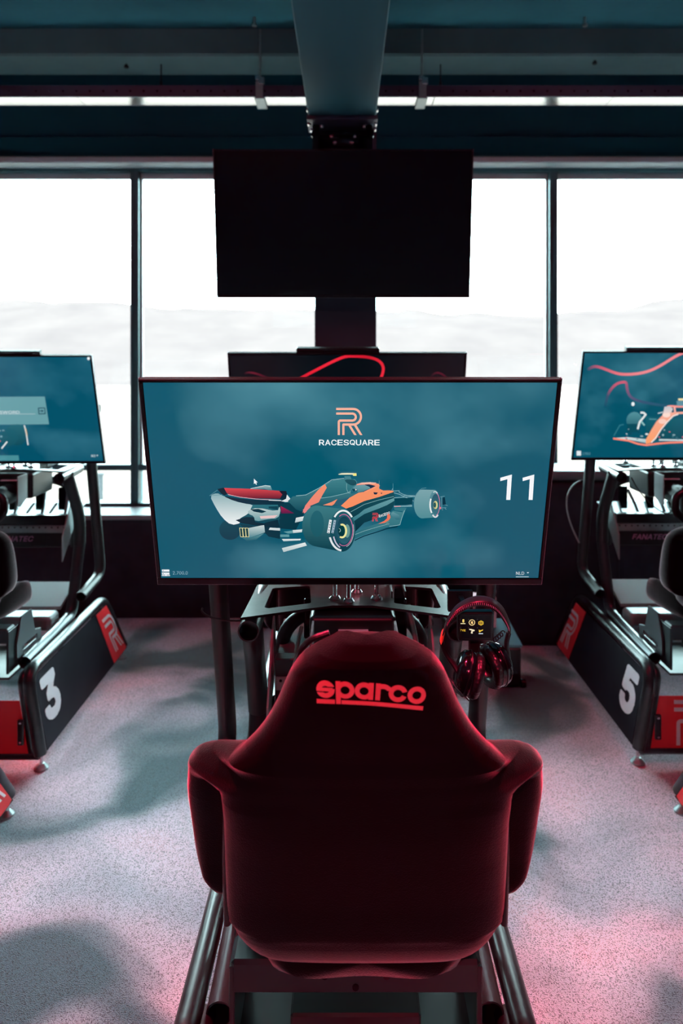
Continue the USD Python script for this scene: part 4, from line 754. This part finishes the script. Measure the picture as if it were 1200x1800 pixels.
coil = np.stack([np.interp(tt, [0, 1], [P3(884, 1112, 1.47)[0], P3(868, 1126, 1.46)[0]]) + .004 * np.cos(tt * 26), np.interp(tt, [0, 1], [P3(884, 1112, 1.47)[1], P3(868, 1126, 1.46)[1]]), np.interp(tt, [0, 1], [P3(884, 1112, 1.47)[2], P3(868, 1126, 1.46)[2]]) + .005 * np.sin(tt * 26)], 1)
part(hp, 'cable', tube(coil, .0012, 0, 6), 'cable')
part(hp, 'wire', tube([LC + np.array((-.045, -.02, 0)), LC + np.array((-.03, -.035, -.015)), LC + np.array((-.008, -.045, -.035))], .0012, .02, 6), 'chrome')

# loose cables
for nm, lab, pts in (('cable', 'thin black cable looping under the left of the biggest monitor', [(-.36, 1.72, .985), (-.33, 1.70, .968), (-.25, 1.70, .962), (-.17, 1.72, .985)]),
                     ('cable', 'pale looped cable beside the pole of the simulator numbered 5', [(1.17, 3.40, 1.02), (1.11, 3.40, .96), (1.10, 3.38, .86), (1.15, 3.36, .72)]),
                     ('cable', 'thin dark cable hanging across the pedals of the simulator numbered 5', [(1.36, 3.25, 1.06), (1.42, 3.22, .96), (1.50, 3.22, .90), (1.55, 3.24, .92)])):
    top(nm, tube(CubicSpline(np.arange(len(pts)), np.array(pts))(np.linspace(0, len(pts) - 1, 30)), .004 if 'pale' in lab else .0028, 0, 8), 'steel_grey' if 'pale' in lab else 'cable', lab, 'cable')

# dark storage pieces on the right
b = thing('storage_trunk', 'dark padded trunk with window light put into its pale rounded top by the window right of the biggest monitor', 'trunk', (1.18, 4.02, 0))
part(b, 'body', rbox(-.42, .38, -.16, .16, 0, .93, .03), 'spandrel'); part(b, 'lid', rbox(-.43, .39, -.17, .17, .94, .995, .026), 'lid_lit', 'rounded lid with window light put into its paler grey')
b = thing('equipment_case', 'low dark equipment case with a teal sloped lid on the carpet behind the headphones', 'case', (.79, 3.45, 0))
part(b, 'body', box(-.14, .075, -.09, .12, .012, .205, .01), 'plastic_black', smooth=False)
part(b, 'lid', hull([(-.14, -.09, .217), (.08, -.09, .217), (-.14, .12, .27), (.06, .12, .27), (-.14, -.09, .205), (.08, -.09, .205), (.06, .12, .205), (-.14, .12, .205)]), 'case_teal', 'teal sloped lid', smooth=False)
part(b, 'caster', [lathe([(0, 0), (.02, 0), (.02, .02), (0, .02)], 14, (1, 0, 0), (x_, y_, .02)) for x_ in (-.12, .08) for y_ in (-.07, .09)], 'gloss_black', kind='stuff')
b = thing('carton', 'small pale pink carton with dark squares standing on the equipment case', 'box', (.735, 3.50, .262))
part(b, 'body', box(-.085, .03, -.04, .04, 0, .155, .003), 'carton_pink', smooth=False)
for zz in (.03, .075): part(b, 'square', box(-.015, .015, -.0415, -.04, zz, zz + .03), 'plastic_black', smooth=False)
part(b, 'knob', lathe([(0, 0), (.018, 0), (.022, .02), (.016, .05), (0, .06)], 16, (0, 0, 1), (.015, 0, .155)), 'carton_pink')

# ------------------------------------------------------------------ outside
GZ = -11.0
struct('shore', box(-900, 900, 6.5, 420, GZ - 1, GZ), 'shore', label='pale open ground far below the windows')
nx, ny = 160, 26
XX, YY = np.meshgrid(np.linspace(-900, 900, nx), np.linspace(400, 900, ny)); k = (YY - 400) / 500
ZZ = GZ + (74 * np.sin(np.clip(k * 1.5, 0, 1) * np.pi / 2) ** 1.5) * (.72 + .5 * meshkit.fbm(np.stack([XX / 130, YY / 130, 0 * XX], -1), 4, 2)) * np.clip(k * 8, 0, 1)
i = np.arange(nx * ny).reshape(ny, nx); a_, b_, c_, d_ = i[:-1, :-1].ravel(), i[:-1, 1:].ravel(), i[1:, 1:].ravel(), i[1:, :-1].ravel()
struct('hills', trimesh.Trimesh(np.stack([XX.ravel(), YY.ravel(), ZZ.ravel()], 1), np.vstack([np.stack([a_, b_, c_], 1), np.stack([a_, c_, d_], 1)]), process=False), 'dune', label='faint hazy hills beyond the windows', smooth=True)
p_ = thing('balcony_post', 'pale post outside the window right of the left monitor', 'post', (-3.05, 8.5, -1.2))
part(p_, 'shaft', tube([(0, 0, 0), (0, 0, 1.42)], .035, 0, 12), 'post_pale'); part(p_, 'cap', lathe([(0, 0), (.05, 0), (.05, .02), (0, .03)], 14, (0, 0, 1), (0, 0, 1.42)), 'post_pale')
